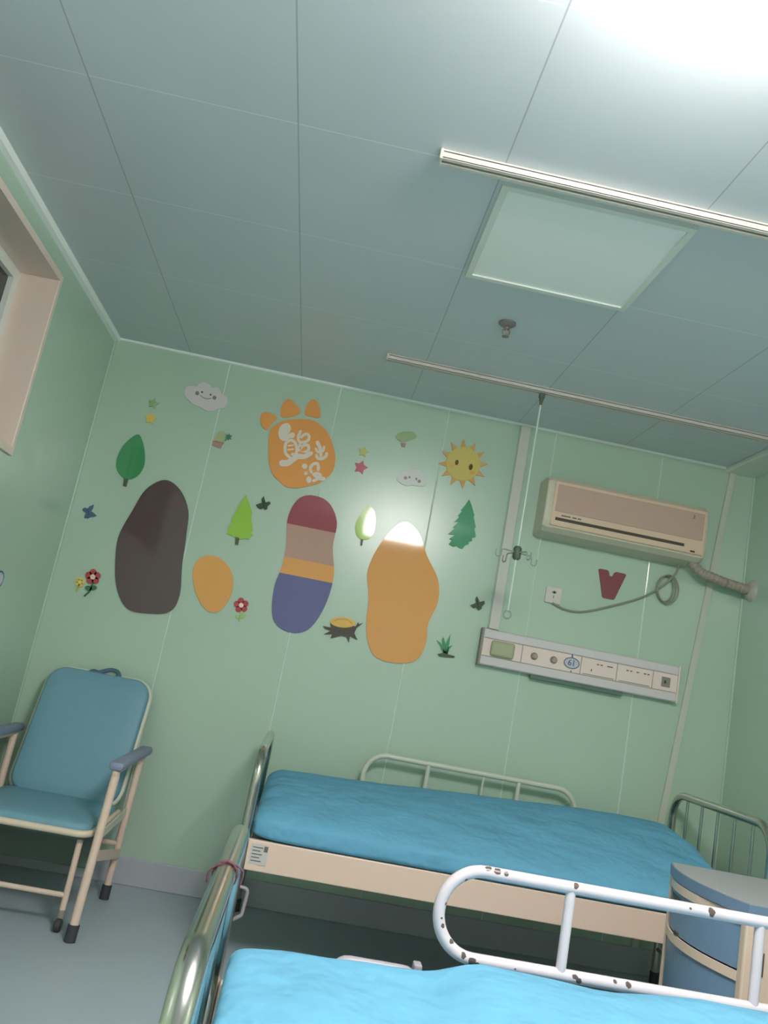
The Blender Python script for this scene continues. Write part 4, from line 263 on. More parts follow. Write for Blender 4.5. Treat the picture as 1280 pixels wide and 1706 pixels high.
M = dict(
 wall=mat('green_wall_panel', (178, 202, 181), .27, spec=.72, noise_amt=.03, noise_scale=2.5),
 bounce_white=mat('white_bounce_paint', (236, 234, 230), .6),  # for the unseen front wall, white chosen to bounce fill light
 ceiling=ceiling_mat(),
 floor=mat('blue_grey_vinyl', (170, 182, 191), .38, noise_amt=.06, noise_scale=5),
 skirting=mat('grey_vinyl_skirting', (180, 184, 190), .45),
 seam=mat('pale_green_seam_strip', (206, 220, 208), .12),
 seam_dull=mat('pale_green_trim', (170, 196, 176), .4),
 trim=mat('pale_ceiling_trim', (238, 242, 238), .4),
 trunk=mat('ivory_trunking', (206, 204, 196), .4),
 strip=mat('ivory_strip', (198, 202, 186), .4),
 cornice=mat('off_white_cornice', (226, 228, 216), .5),
 track=mat('ivory_track', (206, 200, 190), .4),
 panel_white=mat('opal_panel', (248, 249, 246), .3),
 panel_frame=mat('white_frame', (225, 228, 220), .4),
 jamb=mat('pinkish_white_paint', (226, 208, 194), .42, noise_amt=.03, noise_scale=6),
 glass=mat('dark_window_glass', (60, 60, 60), .08),
 chrome=mat('stainless_tube', (200, 196, 190), .2, metal=1.0),
 chrome_dull=mat('stainless_rod', (176, 180, 176), .32, metal=1.0),
 cream=mat('cream_enamel', (226, 200, 182), .35),
 cream_rail=mat('pale_cream_rail', (206, 208, 190), .35),
 cream_chip=chipped('chipped_cream_enamel', (222, 204, 182), (96, 66, 46), .35, .70, 14),
 white_chip=chip_spots('chipped_white_enamel', (212, 200, 204), (92, 78, 72), .3),
 sheet=mat('blue_sheet', (104, 166, 196), .85, spec=.2, noise_amt=.07, noise_scale=5, bump=.9, bump_scale=6),
 deck=mat('bed_deck', (150, 160, 156), .6),
 shaded_enamel=mat('shaded_rail_enamel', (164, 156, 162), .4),  # darker copy of the rail enamel, shade put into its colour
 rubber=mat('dark_rubber', (62, 62, 66), .6),
 vinyl=mat('teal_blue_vinyl', (112, 156, 172), .55, noise_amt=.05, noise_scale=20, bump=.05, bump_scale=200),
 armpad=mat('slate_blue_pad', (132, 140, 164), .5),
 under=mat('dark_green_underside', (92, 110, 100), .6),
 strap=mat('slate_strap', (76, 104, 124), .6),
 ac=mat('yellowed_plastic', (224, 194, 170), .45),
 ac_grille=mat('tan_mesh_grille', (198, 166, 150), .6, bump=.25, bump_scale=400),
 ac_side=mat('pale_plastic', (206, 198, 176), .45),
 slot=mat('dark_slot', (74, 70, 60), .6),
 ink=mat('grey_print', (112, 106, 98), .6),
 hose=mat('wrapped_hose', (168, 156, 142), .6, bump=.6, bump_scale=120),
 flange=mat('off_white_flange', (186, 180, 170), .45),
 cable=mat('grey_green_cable', (140, 146, 128), .5),
 plastic=mat('white_plastic', (214, 206, 198), .4),
 lilac=mat('lilac_grey_rail', (216, 208, 208), .45),
 module=mat('warm_white_module', (238, 216, 206), .4),
 gap=mat('module_gap', (148, 142, 132), .6),
 lens=mat('pale_green_lens', (172, 176, 142), .25),
 brass=mat('gas_outlet_metal', (160, 150, 140), .3, metal=.8),
 socket_grey=mat('grey_socket', (140, 136, 126), .5),
 under_bar=mat('dark_green_bar', (98, 122, 108), .6),  # thin dark green bar under the bedhead panel
 blue_ink=mat('blue_ink', (92, 104, 136), .5),
 badge=mat('badge_paper', (196, 196, 204), .4),
 cab_top=mat('grey_laminate', (156, 154, 158), .35),
 cab_blue=mat('slate_blue_laminate', (108, 136, 164), .4),
 cab_edge=mat('blue_edge', (106, 130, 156), .4),
 cab_cream=mat('cream_post', (216, 194, 176), .4),
 hook=mat('clear_grey_plastic', (150, 158, 144), .3),
 hook_dark=mat('dark_hub', (84, 96, 84), .45),
 sprink=mat('sprinkler_metal', (150, 142, 136), .35, metal=.6),
 thread=mat('maroon_string', (96, 62, 70), .8),
 label=mat('printed_label', (196, 194, 190), .5),
 lamp=emis('lit_lamp_diffuser', (1.0, .945, .925), 1.0),
)

# ------------------------------------------------------------------ builders
def link(name, bm, material, parent=None, smooth=False):
    bmesh.ops.recalc_face_normals(bm, faces=bm.faces)
    me = bpy.data.meshes.new(name); bm.to_mesh(me); bm.free()
    if smooth:
        for f in me.polygons: f.use_smooth = True
    if smooth: me.set_sharp_from_angle(angle=math.radians(42))
    me.materials.append(material)
    o = bpy.data.objects.new(name, me); C.objects.link(o)
    if parent: o.parent = parent; o.matrix_parent_inverse = parent.matrix_world.inverted()
    return o
def thing(name, label, cat, loc=(0, 0, 0), group=None):
    o = bpy.data.objects.new(name, None); C.objects.link(o); o.location = loc
    o.empty_display_size = .05
    o['label'] = label; o['category'] = cat
    if group: o['group'] = group
    bpy.context.view_layer.update()
    return o
def tag(o, label, cat, group=None):
    o['label'] = label; o['category'] = cat
    if group: o['group'] = group
    return o
def struct(name, bm, m, smooth=False):
    o = link(name, bm, m, None, smooth); o['kind'] = 'structure'; return o
def BM(): return bmesh.new()
def box(bm, x0, x1, y0, y1, z0, z1, bev=0.0):
    r = bmesh.ops.create_cube(bm, size=1)
    vs = r['verts']
    for v in vs: v.co = Vector(((x0+x1)/2+v.co.x*(x1-x0), (y0+y1)/2+v.co.y*(y1-y0), (z0+z1)/2+v.co.z*(z1-z0)))
    if bev:
        es = list({e for v in vs for e in v.link_edges})
        bmesh.ops.bevel(bm, geom=es, offset=bev, segments=2, affect='EDGES', profile=.5)
    return bm
def tube(bm, pts, r, seg=12, closed=False, caps=True, radii=None):
    P = [Vector(p) for p in pts]; n = len(P)
    rings = []; up = None
    for i in range(n):
        if closed: t = (P[(i+1) % n]-P[i-1])
        else: t = P[min(i+1, n-1)]-P[max(i-1, 0)]
        t.normalize()
        if up is None:
            up = Vector((0, 0, 1)) if abs(t.z) < .9 else Vector((1, 0, 0))
        a = (up - t*up.dot(t)).normalized(); b = t.cross(a); up = a
        rr = radii[i] if radii else r
        rings.append([bm.verts.new(P[i]+rr*(math.cos(2*math.pi*k/seg)*a+math.sin(2*math.pi*k/seg)*b)) for k in range(seg)])
    m = n if closed else n-1
    for i in range(m):
        A, B = rings[i], rings[(i+1) % n]
        for k in range(seg):
            bm.faces.new((A[k], A[(k+1) % seg], B[(k+1) % seg], B[k]))
    if not closed and caps:
        bm.faces.new(rings[0][::-1]); bm.faces.new(rings[-1])
    return bm
def rounded(pts, r, n=8):
    """polyline with filleted corners"""
    P = [Vector(p) for p in pts]; out = [P[0]]
    rs = r if isinstance(r, (list, tuple)) else [r]*(len(P)-2)
    for i in range(1, len(P)-1):
        a = (P[i-1]-P[i]); b = (P[i+1]-P[i]); la, lb = a.length, b.length; a.normalize(); b.normalize()
        ang = a.angle(b); d = min(rs[i-1]/math.tan(ang/2), la*.499, lb*.499); rr = d*math.tan(ang/2)
        s, e = P[i]+a*d, P[i]+b*d; c = P[i]+(a+b).normalized()*(rr/math.sin(ang/2))
        u = s-c; v = e-c; th = u.angle(v)
        for k in range(n+1):
            t = k/n; out.append(c+(u*math.sin((1-t)*th)+v*math.sin(t*th))/math.sin(th))
    out.append(P[-1]); return out
def prism(bm, pts, f0, f1):
    """extrude a 2-D outline between two placing functions"""
    n = len(pts)
    A = [bm.verts.new(f0(p)) for p in pts]; B = [bm.verts.new(f1(p)) for p in pts]
    for i in range(n): bm.faces.new((A[i], B[i], B[(i+1) % n], A[(i+1) % n]))
    for tri in tessellate_polygon([[Vector((p[0], p[1], 0)) for p in pts]]):
        for V in (A, B):
            try: bm.faces.new([V[k] for k in tri])
            except ValueError: pass
    return bm
def cyl(bm, c, axis, r, l, seg=16, r2=None):
    a = Vector(axis).normalized(); c = Vector(c)
    return tube(bm, [c, c+a*l], r, seg, radii=[r, r if r2 is None else r2])

# ------------------------------------------------------------------ the room
T = .22
struct('floor', box(BM(), -T, XR+T, YF-T, T, -.1, 0), M['floor'])
struct('ceiling', box(BM(), -T, XR+T, YF-T, T, H, H+.1), M['ceiling'])
struct('wall_back', box(BM(), -T, XR+T, 0, T, 0, H), M['wall'])
struct('wall_right', box(BM(), XR, XR+T, YF, 0, 0, H), M['wall'])
struct('wall_front', box(BM(), -T, XR+T, YF-T, YF, 0, H), M['bounce_white'])
WY0, WY1, WZ0, WZ1 = -2.35, -.95, 1.815, 2.565
bm = BM()
box(bm, -T, 0, YF, WY0, 0, H); box(bm, -T, 0, WY1, 0, 0, H); box(bm, -T, 0, WY0, WY1, 0, WZ0); box(bm, -T, 0, WY0, WY1, WZ1, H)
struct('wall_left', bm, M['wall'])
# recessed window, dark outside
win = bpy.data.objects.new('window_1', None); C.objects.link(win); win['kind'] = 'structure'; win.location = (-.1, (WY0+WY1)/2, WZ0)
bpy.context.view_layer.update()
bm = BM(); e = .0
box(bm, -.19, .012, WY1-.002, WY1+.028, WZ0-.028, WZ1+.028, .004); box(bm, -.19, .012, WY0-.028, WY0+.002, WZ0-.028, WZ1+.028, .004)
box(bm, -.19, .0115, WY0+.002, WY1-.002, WZ1-.002, WZ1+.028); box(bm, -.19, .0115, WY0+.002, WY1-.002, WZ0-.028, WZ0+.002)
link('window_lining', bm, M['jamb'], win)
bm = BM()
for a, b_, c_, d in ((WY1-.05, WY1, WZ0, WZ1), (WY0, WY0+.05, WZ0, WZ1), (WY0+.05, WY1-.05, WZ1-.05, WZ1), (WY0+.05, WY1-.05, WZ0, WZ0+.05), (-1.68, -1.62, WZ0+.05, WZ1-.05)):
    box(bm, -.20, -.155, a, b_, c_, d)
link('window_frame', bm, M['panel_frame'], win)
link('window_pane', box(BM(), -.185, -.178, WY0+.01, WY1-.01, WZ0+.01, WZ1-.01), M['glass'], win)
# skirting
struct('baseboard_back', box(BM(), 0, XR, -.012, 0, 0, .125, .004), M['skirting'])
struct('baseboard_left', box(BM(), 0, .012, YF, -.012, 0, .125, .004), M['skirting'])
struct('baseboard_right', box(BM(), XR-.012, XR, YF, -.012, 0, .125, .004), M['skirting'])
# ceiling and corner trims
def cove(bm, pts, r): return tube(bm, pts, r, 8)
struct('trim_1', cove(BM(), [(0, YF, H), (0, 0, H)], .028), M['trim'], True)
struct('trim_2', cove(BM(), [(0, 0, H), (XR, 0, H)], .012), M['trim'], True)
struct('trim_3', cove(BM(), [(0, 0, .125), (0, 0, H)], .009), M['seam_dull'], True)
struct('trim_4', cove(BM(), [(XR, 0, .125), (XR, 0, H)], .009), M['seam_dull'], True)
struct('trim_5', box(BM(), 3.46, XR, YF, 0, H-.03, H, .004), M['cornice'])
n = 6
for x, z0 in ((.627, .125), (1.246, .125), (1.857, .125), (2.472, .125), (3.092, .125)):
    struct('trim_%d' % n, tube(BM(), [(x, .0015, z0), (x, .0015, H-.01)], .0052, 8), M['seam'], True); n += 1
# slanted strip near the right corner
bm = BM(); d = .017
prism(bm, [(3.502-d, H-.03), (3.502+d, H-.03), (3.26+d, .125), (3.26-d, .125)], lambda p: (p[0], 0, p[1]), lambda p: (p[0], -.014, p[1]))
struct('trim_%d' % n, bm, M['strip'])

# ------------------------------------------------------------------ wall stickers
decal_mats = {}
def dmat(c):
    if c not in decal_mats:
        decal_mats[c] = mat('vinyl_%02x%02x%02x' % c, c, .06, spec=.5, gain=DG)
    return decal_mats[c]
DG = 1.55
for name, label, cat, group, parts in DECALS:
    xs = [q[0] for pt in parts for pl in pt[3] for q in pl]; zs = [q[1] for pt in parts for pl in pt[3] for q in pl]
    single = len(parts) == 1
    root = None if single else thing(name, label, cat, ((min(xs)+max(xs))/2, 0, min(zs)), group)
    for k, (pn, col, lv, polys) in enumerate(parts):
        bm = BM(); y1 = -.0075-.0009*lv
        for j, pl in enumerate(polys):
            jy = j*.00006
            prism(bm, pl, lambda p: (p[0], .0006, p[1]), lambda p: (p[0], y1-jy, p[1]))
        o = link(name if single else pn, bm, dmat(tuple(col)), root)
        if single: tag(o, label, cat, group)
# badge on the left wall, cut by the frame
t = thing('bed_badge', 'blue outlined oval badge on the left wall, below the window', 'badge', (0, -.655, 1.26))
def ring2(bm, cy, cz, ry, rz, w, f):
    for k in range(32):
        a0, a1 = 2*math.pi*k/32, 2*math.pi*(k+1)/32
        prism(bm, [(cy+ry*math.cos(a0), cz+rz*math.sin(a0)), (cy+ry*math.cos(a1), cz+rz*math.sin(a1)), (cy+(ry-w)*math.cos(a1), cz+(rz-w)*math.sin(a1)), (cy+(ry-w)*math.cos(a0), cz+(rz-w)*math.sin(a0))], *f)
    return bm
fl = (lambda p: (-.0006, p[0], p[1]), lambda p: (.0025, p[0], p[1]))
link('paper', prism(BM(), [(-.668+.042*math.cos(a*.2618), 1.295+.034*math.sin(a*.2618)) for a in range(24)], fl[0], lambda p: (.0018, p[0], p[1])), M['badge'], t)
link('outline', ring2(BM(), -.668, 1.295, .045, .037, .007, fl), M['blue_ink'], t)
link('leaf', prism(BM(), [(-.655, 1.245), (-.64, 1.252), (-.648, 1.235)], *fl), M['blue_ink'], t)

# ------------------------------------------------------------------ ceiling fixtures
t = thing('ceiling_panel_light', 'square white ceiling panel light, unlit, behind the near curtain track', 'ceiling light', (1.957, -1.818, H-.012))
bm = BM(); a, b_, c_, d = 1.650, 2.264, -2.115, -1.521
for q in ((a, b_, d-.022, d), (a, b_, c_, c_+.022), (a, a+.022, c_+.022, d-.022), (b_-.022, b_, c_+.022, d-.022)): box(bm, q[0], q[1], q[2], q[3], H-.014, H+.002)
link('frame', bm, M['panel_frame'], t)
link('diffuser', box(BM(), a+.02, b_-.02, c_+.02, d-.02, H-.008, H+.001), M['panel_white'], t)
LX, LY = 1.957, -3.42
t = thing('ceiling_lamp', 'lit square ceiling lamp just above the upper edge of the view', 'ceiling light', (LX, LY, H-.17))
link('housing', box(BM(), LX-.305, LX+.305, LY-.305, LY+.305, H-.022, H+.001, .004), M['panel_frame'], t)
link('diffuser', box(BM(), LX-.295, LX+.295, LY-.295, LY+.295, H-.17, H-.02, .02), M['lamp'], t)
# sprinkler
t = thing('fire_sprinkler', 'small metal fire sprinkler head on the ceiling below the panel light', 'sprinkler', (1.892, -1.19, H-.06))
bm = BM(); tube(bm, [(1.892, -1.19, H), (1.892, -1.19, H-.006), (1.892, -1.19, H-.014), (1.892, -1.19, H-.02)], .03, 20, radii=[.036, .036, .026, .012]); link('rosette', bm, M['sprink'], t, True)
bm = BM(); tube(bm, [(1.892, -1.19, H-.015), (1.892, -1.19, H-.03)], .011)
for s in (-1, 1): tube(bm, rounded([(1.892+s*.009, -1.19, H-.026), (1.892+s*.017, -1.19, H-.036), (1.892+s*.012, -1.19, H-.05), (1.892, -1.19, H-.056)], .006, 4), .003, 8)
link('body', bm, M['sprink'], t, True)
bm = BM(); tube(bm, [(1.892, -1.19, H-.028), (1.892, -1.19, H-.052)], .0035, 8); link('bulb', bm, M['gap'], t, True)
bm = BM(); cyl(bm, (1.892, -1.19, H-.061), (0, 0, 1), .015, .003); link('deflector', bm, M['sprink'], t)
# infusion tracks
def track(y, label):
    t = thing('ceiling_track', label, 'track', (1.45, y, H-.03), 'ceiling tracks')
    bm = BM(); w = .019
    box(bm, 1.45, XR, y-w, y+w, H-.012, H, .002); box(bm, 1.45, XR, y-w, y-w+.007, H-.03, H-.006, .001); box(bm, 1.45, XR, y+w-.007, y+w, H-.03, H-.006, .001)
    box(bm, 1.45, XR, y-w, y-.006, H-.031, H-.026); box(bm, 1.45, XR, y+.006, y+w, H-.031, H-.026)
    link('channel', bm, M['track'], t)
    link('end_cap', box(BM(), 1.443, 1.452, y-w-.002, y+w+.002, H-.033, H, .002), M['track'], t)
track(-.585, 'ivory ceiling track nearer the back wall, holding the drip hanger')
track(-2.185, 'ivory ceiling track across the panel light, nearer the camera')
# drip hanger
hx, hy = 2.222, -.585
t = thing('drip_hanger', 'thin steel infusion drip hanger with plastic hooks hanging from the back track', 'drip hanger', (hx, hy, 1.53))
bm = BM(); box(bm, hx-.014, hx+.014, hy-.011, hy+.011, H-.055, H-.031, .003); tube(bm, [(hx, hy, H-.055), (hx, hy, H-.09)], .008, 10, radii=[.012, .006]); link('trolley', bm, M['hook_dark'], t)
link('rod', tube(BM(), [(hx, hy, H-.085), (hx, hy, 1.6)], .0042, 10), M['seam'], t, True)
link('hub', tube(BM(), [(hx, hy, 1.905), (hx, hy, 1.895), (hx, hy, 1.85), (hx, hy, 1.84)], .015, 14, radii=[.012, .02, .02, .012]), M['hook_dark'], t, True)
for k in range(4):
    a = .35+k*math.pi/2; ux, uy = math.cos(a), math.sin(a)
    R_ = .085
    pts = rounded([(hx+ux*.015, hy+uy*.015, 1.875), (hx+ux*R_, hy+uy*R_, 1.875), (hx+ux*R_, hy+uy*R_, 1.835), (hx+ux*(R_+.03), hy+uy*(R_+.03), 1.835), (hx+ux*(R_+.03), hy+uy*(R_+.03), 1.868)], .013, 5)
    link('hook', tube(BM(), pts, .0035, 8), M['hook'], t, True)
pts = [(hx+.018*math.sin(q*.3307), hy, 1.578-.018*math.cos(q*.3307)+.003) for q in range(19)]
link('end_ring', tube(BM(), pts, .0035, 8, closed=True), M['hook'], t, True)

# ------------------------------------------------------------------ wall services
t = thing('wall_trunking', 'ivory vertical cable trunking from ceiling down to the bedhead panel', 'trunking', (2.294, -.01, 1.55))
link('cover', box(BM(), 2.266, 2.322, -.022, -.0005, 1.55, H-.012, .003), M['trunk'], t)
link('base_strip', box(BM(), 2.262, 2.326, -.008, 0, 1.55, H-.012, .001), M['seam_dull'], t)
# bedhead panel
X0, X1, Z0, Z1, YP = 2.236, 3.308, 1.355, 1.545, -.05
t = thing('bedhead_panel', 'long white bedhead service panel on the green wall below the air conditioner', 'service panel', ((X0+X1)/2, 0, Z0))
link('housing', box(BM(), X0, X1, YP+.004, -.0005, Z0, Z1, .006), M['lilac'], t)
zc = (Z0+Z1)/2
link('upper_rail', box(BM(), X0+.004, X1-.004, YP-.004, YP+.006, Z1-.048, Z1-.003, .006), M['lilac'], t)
link('lower_rail', box(BM(), X0+.004, X1-.004, YP-.004, YP+.006, Z0+.003, Z0+.048, .006), M['lilac'], t)
link('side_cap', box(BM(), X0-.006, X0+.004, YP-.002, 0, Z0-.003, Z1+.003, .002), M['gap'], t)
link('end_cap', box(BM(), X1-.004, X1+.004, YP-.005, 0, Z0-.003, Z1+.003, .002), M['module'], t)
link('underside_bar', box(BM(), 2.52, 3.02, -.04, -.012, Z0-.020, Z0+.001, .003), M['under_bar'], t)
secs = [(X0+.006, 2.452), (2.456, 2.772), (2.776, 2.968), (2.972, 3.165), (3.169, X1-.006)]
mods = [link('module', box(BM(), a, b_, YP-.003, YP+.008, Z0+.05, Z1-.05, .0015), M['module'], t) for a, b_ in secs]
link('module_backing', box(BM(), X0+.01, X1-.01, YP+.001, YP+.008, Z0+.048, Z1-.048), M['gap'], t)
link('call_lens', box(BM(), 2.285, 2.41, YP-.022, YP-.002, zc-.04, zc+.04, .012), M['lens'], mods[0])
for gx in (2.52, 2.625):
    bm = BM(); tube(bm, [(gx, YP-.002, zc), (gx, YP-.008, zc), (gx, YP-.016, zc), (gx, YP-.022, zc)], .02, 20, radii=[.019, .019, .013, .012])
    o = link('gas_outlet', bm, M['brass'], mods[1], True)
bm = BM(); fp = (lambda p: (p[0], YP-.0028, p[1]), lambda p: (p[0], YP-.0045, p[1]))
for m_, txts in ((2, [(2.858, .012), (2.878, .012), (2.915, .03)]), (3, [(3.02, .012), (3.04, .012), (3.075, .014), (3.115, .014), (3.135, .012)])):
    for tx, w in txts: link('print', box(BM(), tx, tx+w, YP-.0042, YP-.0025, zc+.018, zc+.024), M['ink'], mods[m_])
    link('switch_plate', box(BM(), secs[m_][0]+.012, secs[m_][1]-.012, YP-.0036, YP-.001, Z0+.054, Z0+.0585), M['gap'], mods[m_])
link('indicator', box(BM(), 2.83, 2.836, YP-.0045, YP-.0025, zc-.02, zc-.008), M['ink'], mods[2])
bm = BM(); box(bm, 3.215, 3.263, YP-.006, YP-.002, zc-.026, zc+.026, .002); so = link('data_socket', bm, M['socket_grey'], mods[4])
link('socket_hole', box(BM(), 3.228, 3.24, YP-.0072, YP-.005, zc-.008, zc+.008), M['slot'], so)
# bed number badge on the panel
bx, bz = 2.723, zc+.002
t2 = thing('bed_badge', 'blue oval bed number badge reading 61 stuck on the bedhead panel', 'badge', (bx, YP-.004, bz-.03))
E = lambda rx, rz, n_=28: [(bx+rx*math.cos(2*math.pi*k/n_), bz+rz*math.sin(2*math.pi*k/n_)) for k in range(n_)]
link('paper', prism(BM(), E(.042, .029), lambda p: (p[0], YP-.0031, p[1]), lambda p: (p[0], YP-.0042, p[1])), M['badge'], t2)
fb = (lambda p: (p[0], YP-.0034, p[1]), lambda p: (p[0], YP-.0052, p[1]))
link('outline', ring2(BM(), bx, bz, .043, .030, .005, fb), M['blue_ink'], t2)
bm = BM(); prism(bm, [(bx+.004, bz+.03), (bx+.0, bz+.048), (bx-.006, bz+.044), (bx-.004, bz+.03)], *fb); prism(bm, [(bx-.002, bz-.038), (bx+.006, bz-.038), (bx+.004, bz-.046), (bx-.001, bz-.046)], *fb); link('leaf', bm, M['blue_ink'], t2)
def text_mesh(body, size, loc, material, parent, name='digits', ext=.0006, rotx=math.pi/2):
    cu = bpy.data.curves.new(name, 'FONT'); cu.body = body; cu.size = size; cu.extrude = ext; cu.align_x = 'CENTER'; cu.align_y = 'CENTER'; cu.offset = size*.015
    o = bpy.data.objects.new(name, cu); C.objects.link(o)
    bpy.context.view_layer.update()
    me = bpy.data.meshes.new_from_object(o.evaluated_get(bpy.context.evaluated_depsgraph_get()))
    bpy.data.objects.remove(o)
    q = bpy.data.objects.new(name, me); C.objects.link(q); me.materials.clear(); me.materials.append(material)
    me.transform(Matrix.Translation(loc) @ Matrix.Rotation(rotx, 4, 'X'))
    q.parent = parent; q.matrix_parent_inverse = parent.matrix_world.inverted()
    return q
text_mesh('61', .042, (bx, YP-.0047, bz), M['blue_ink'], t2)

# air conditioner (side profile swept along the wall)
t = thing('air_conditioner', 'yellowed wall-mounted air conditioner with mesh grille at upper right', 'air conditioner', (2.87, 0, 2.09))
AX0, AX1 = 2.425, 3.315
prof = [(0, 2.40), (-.10, 2.405), (-.155, 2.395), (-.178, 2.37), (-.182, 2.33), (-.184, 2.19), (-.182, 2.15), (-.172, 2.118), (-.14, 2.098), (-.08, 2.088), (0, 2.085)]
bm = BM()
def ring_at(x, s):
    cy, cz = -.085, 2.245
    return [bm.verts.new((x, (cy+(p[0]-cy)*s if p[0] < -.001 else 0), cz+(p[1]-cz)*s)) for p in prof]
rs = [ring_at(AX0, .93), ring_at(AX0+.006, .97), ring_at(AX0+.02, 1), ring_at(AX1-.02, 1), ring_at(AX1-.006, .97), ring_at(AX1, .93)]
for A, B in zip(rs[:-1], rs[1:]):
    for k in range(len(prof)): bm.faces.new((A[k], A[(k+1) % len(prof)], B[(k+1) % len(prof)], B[k]))
bm.faces.new(rs[0]); bm.faces.new(rs[-1][::-1])
link('body', bm, M['ac_side'], t)
gx0, gx1 = 2.478, 3.285
link('front_panel', box(BM(), AX0+.035, AX1-.012, -.189, -.172, 2.128, 2.372, .008), M['ac'], t)
g = link('grille', box(BM(), gx0, gx1, -.1925, -.186, 2.205, 2.352, .003), M['ac_grille'], t)
link('air_slot', box(BM(), 2.485, 3.19, -.1905, -.18, 2.158, 2.174), M['slot'], t)
text_mesh('3', .028, (3.225, -.1933, 2.325), M['ink'], g, 'emblem', .0005)
for k, w in ((0, .05), (.06, .022), (.088, .02)): link('print', box(BM(), 2.515+k, 2.515+k+w, -.1898, -.187, 2.184, 2.191), M['ink'], t)
link('sensor_window', box(BM(), 3.225, 3.252, -.1905, -.17, 2.136, 2.146, .002), M['slot'], t)
link('louver', box(BM(), 2.475, 3.205, -.176, -.165, 2.118, 2.146, .004), M['ac_side'], t)
# refrigerant hose to the right wall
t = thing('hose', 'wrapped beige pipe from the air conditioner into the right wall', 'hose', (3.32, -.1, 2.05))
pts = rounded([(3.275, -.10, 2.105), (3.34, -.10, 2.055), (3.48, -.095, 2.03), (XR+.002, -.09, 2.015)], .08, 8)
fine = []
for a, b_ in zip(pts[:-1], pts[1:]):
    m_ = max(1, int((b_-a).length/.006))
    fine += [a.lerp(b_, k/m_) for k in range(m_)]
fine.append(pts[-1])
link('pipe', tube(BM(), fine, .026, 16, radii=[.026+.002*math.sin(k*1.6) for k in range(len(fine))]), M['hose'], t, True)
bm = BM(); tube(bm, [(XR-.024, -.09, 2.015), (XR-.012, -.09, 2.015), (XR, -.09, 2.015)], .05, 24, radii=[.034, .054, .06]); link('wall_flange', bm, M['flange'], t, True)
# socket and cord
t = thing('wall_socket', 'white square wall socket below the left end of the air conditioner', 'socket', (2.585, 0, 1.745))
pl = link('plate', box(BM(), 2.543, 2.63, -.012, -.0005, 1.747, 1.834, .003), M['plastic'], t)
bm = BM(); box(bm, 2.584, 2.592, -.0135, -.011, 1.80, 1.815); box(bm, 2.575, 2.600, -.0135, -.011, 1.802, 1.812); box(bm, 2.585, 2.59, -.0135, -.011, 1.775, 1.79); link('slots', bm, M['gap'], pl)
bm = BM()
def cat(pts, n_=8):
    P = [Vector(p) for p in pts]; e = [2*P[0]-P[1]]+P+[2*P[-1]-P[-2]]; o = []
    for i in range(1, len(e)-2):
        a, b_, c_, d_ = e[i-1:i+3]
        for k in range(n_):
            s = k/n_; o.append(.5*((2*b_)+(c_-a)*s+(2*a-5*b_+4*c_-d_)*s*s+(3*b_-a-3*c_+d_)*s**3))
    o.append(P[-1]); return o
tube(bm, cat([(2.585, -.012, 1.75), (2.66, -.012, 1.728), (2.76, -.012, 1.735), (2.92, -.012, 1.80), (3.07, -.014, 1.875), (3.17, -.02, 1.955), (3.22, -.05, 2.03), (3.225, -.08, 2.088)]), .0055, 8)
o = tag(link('power_cord', bm, M['cable'], None, True), 'grey-green cord drooping from the air conditioner to the wall socket', 'cord')
bm = BM()
for s in (0, 1, 2):
    tube(bm, [(3.19+.006*s+(.048+.005*s)*math.sin(k*.2618), -.012-.009*s, 1.945+(.07+.004*s)*math.cos(k*.2618)) for k in range(24)], .004, 8, closed=True)
tag(link('cable_coil', bm, M['cable'], None, True), 'coiled spare cable hanging below the air conditioner on the wall', 'cord')

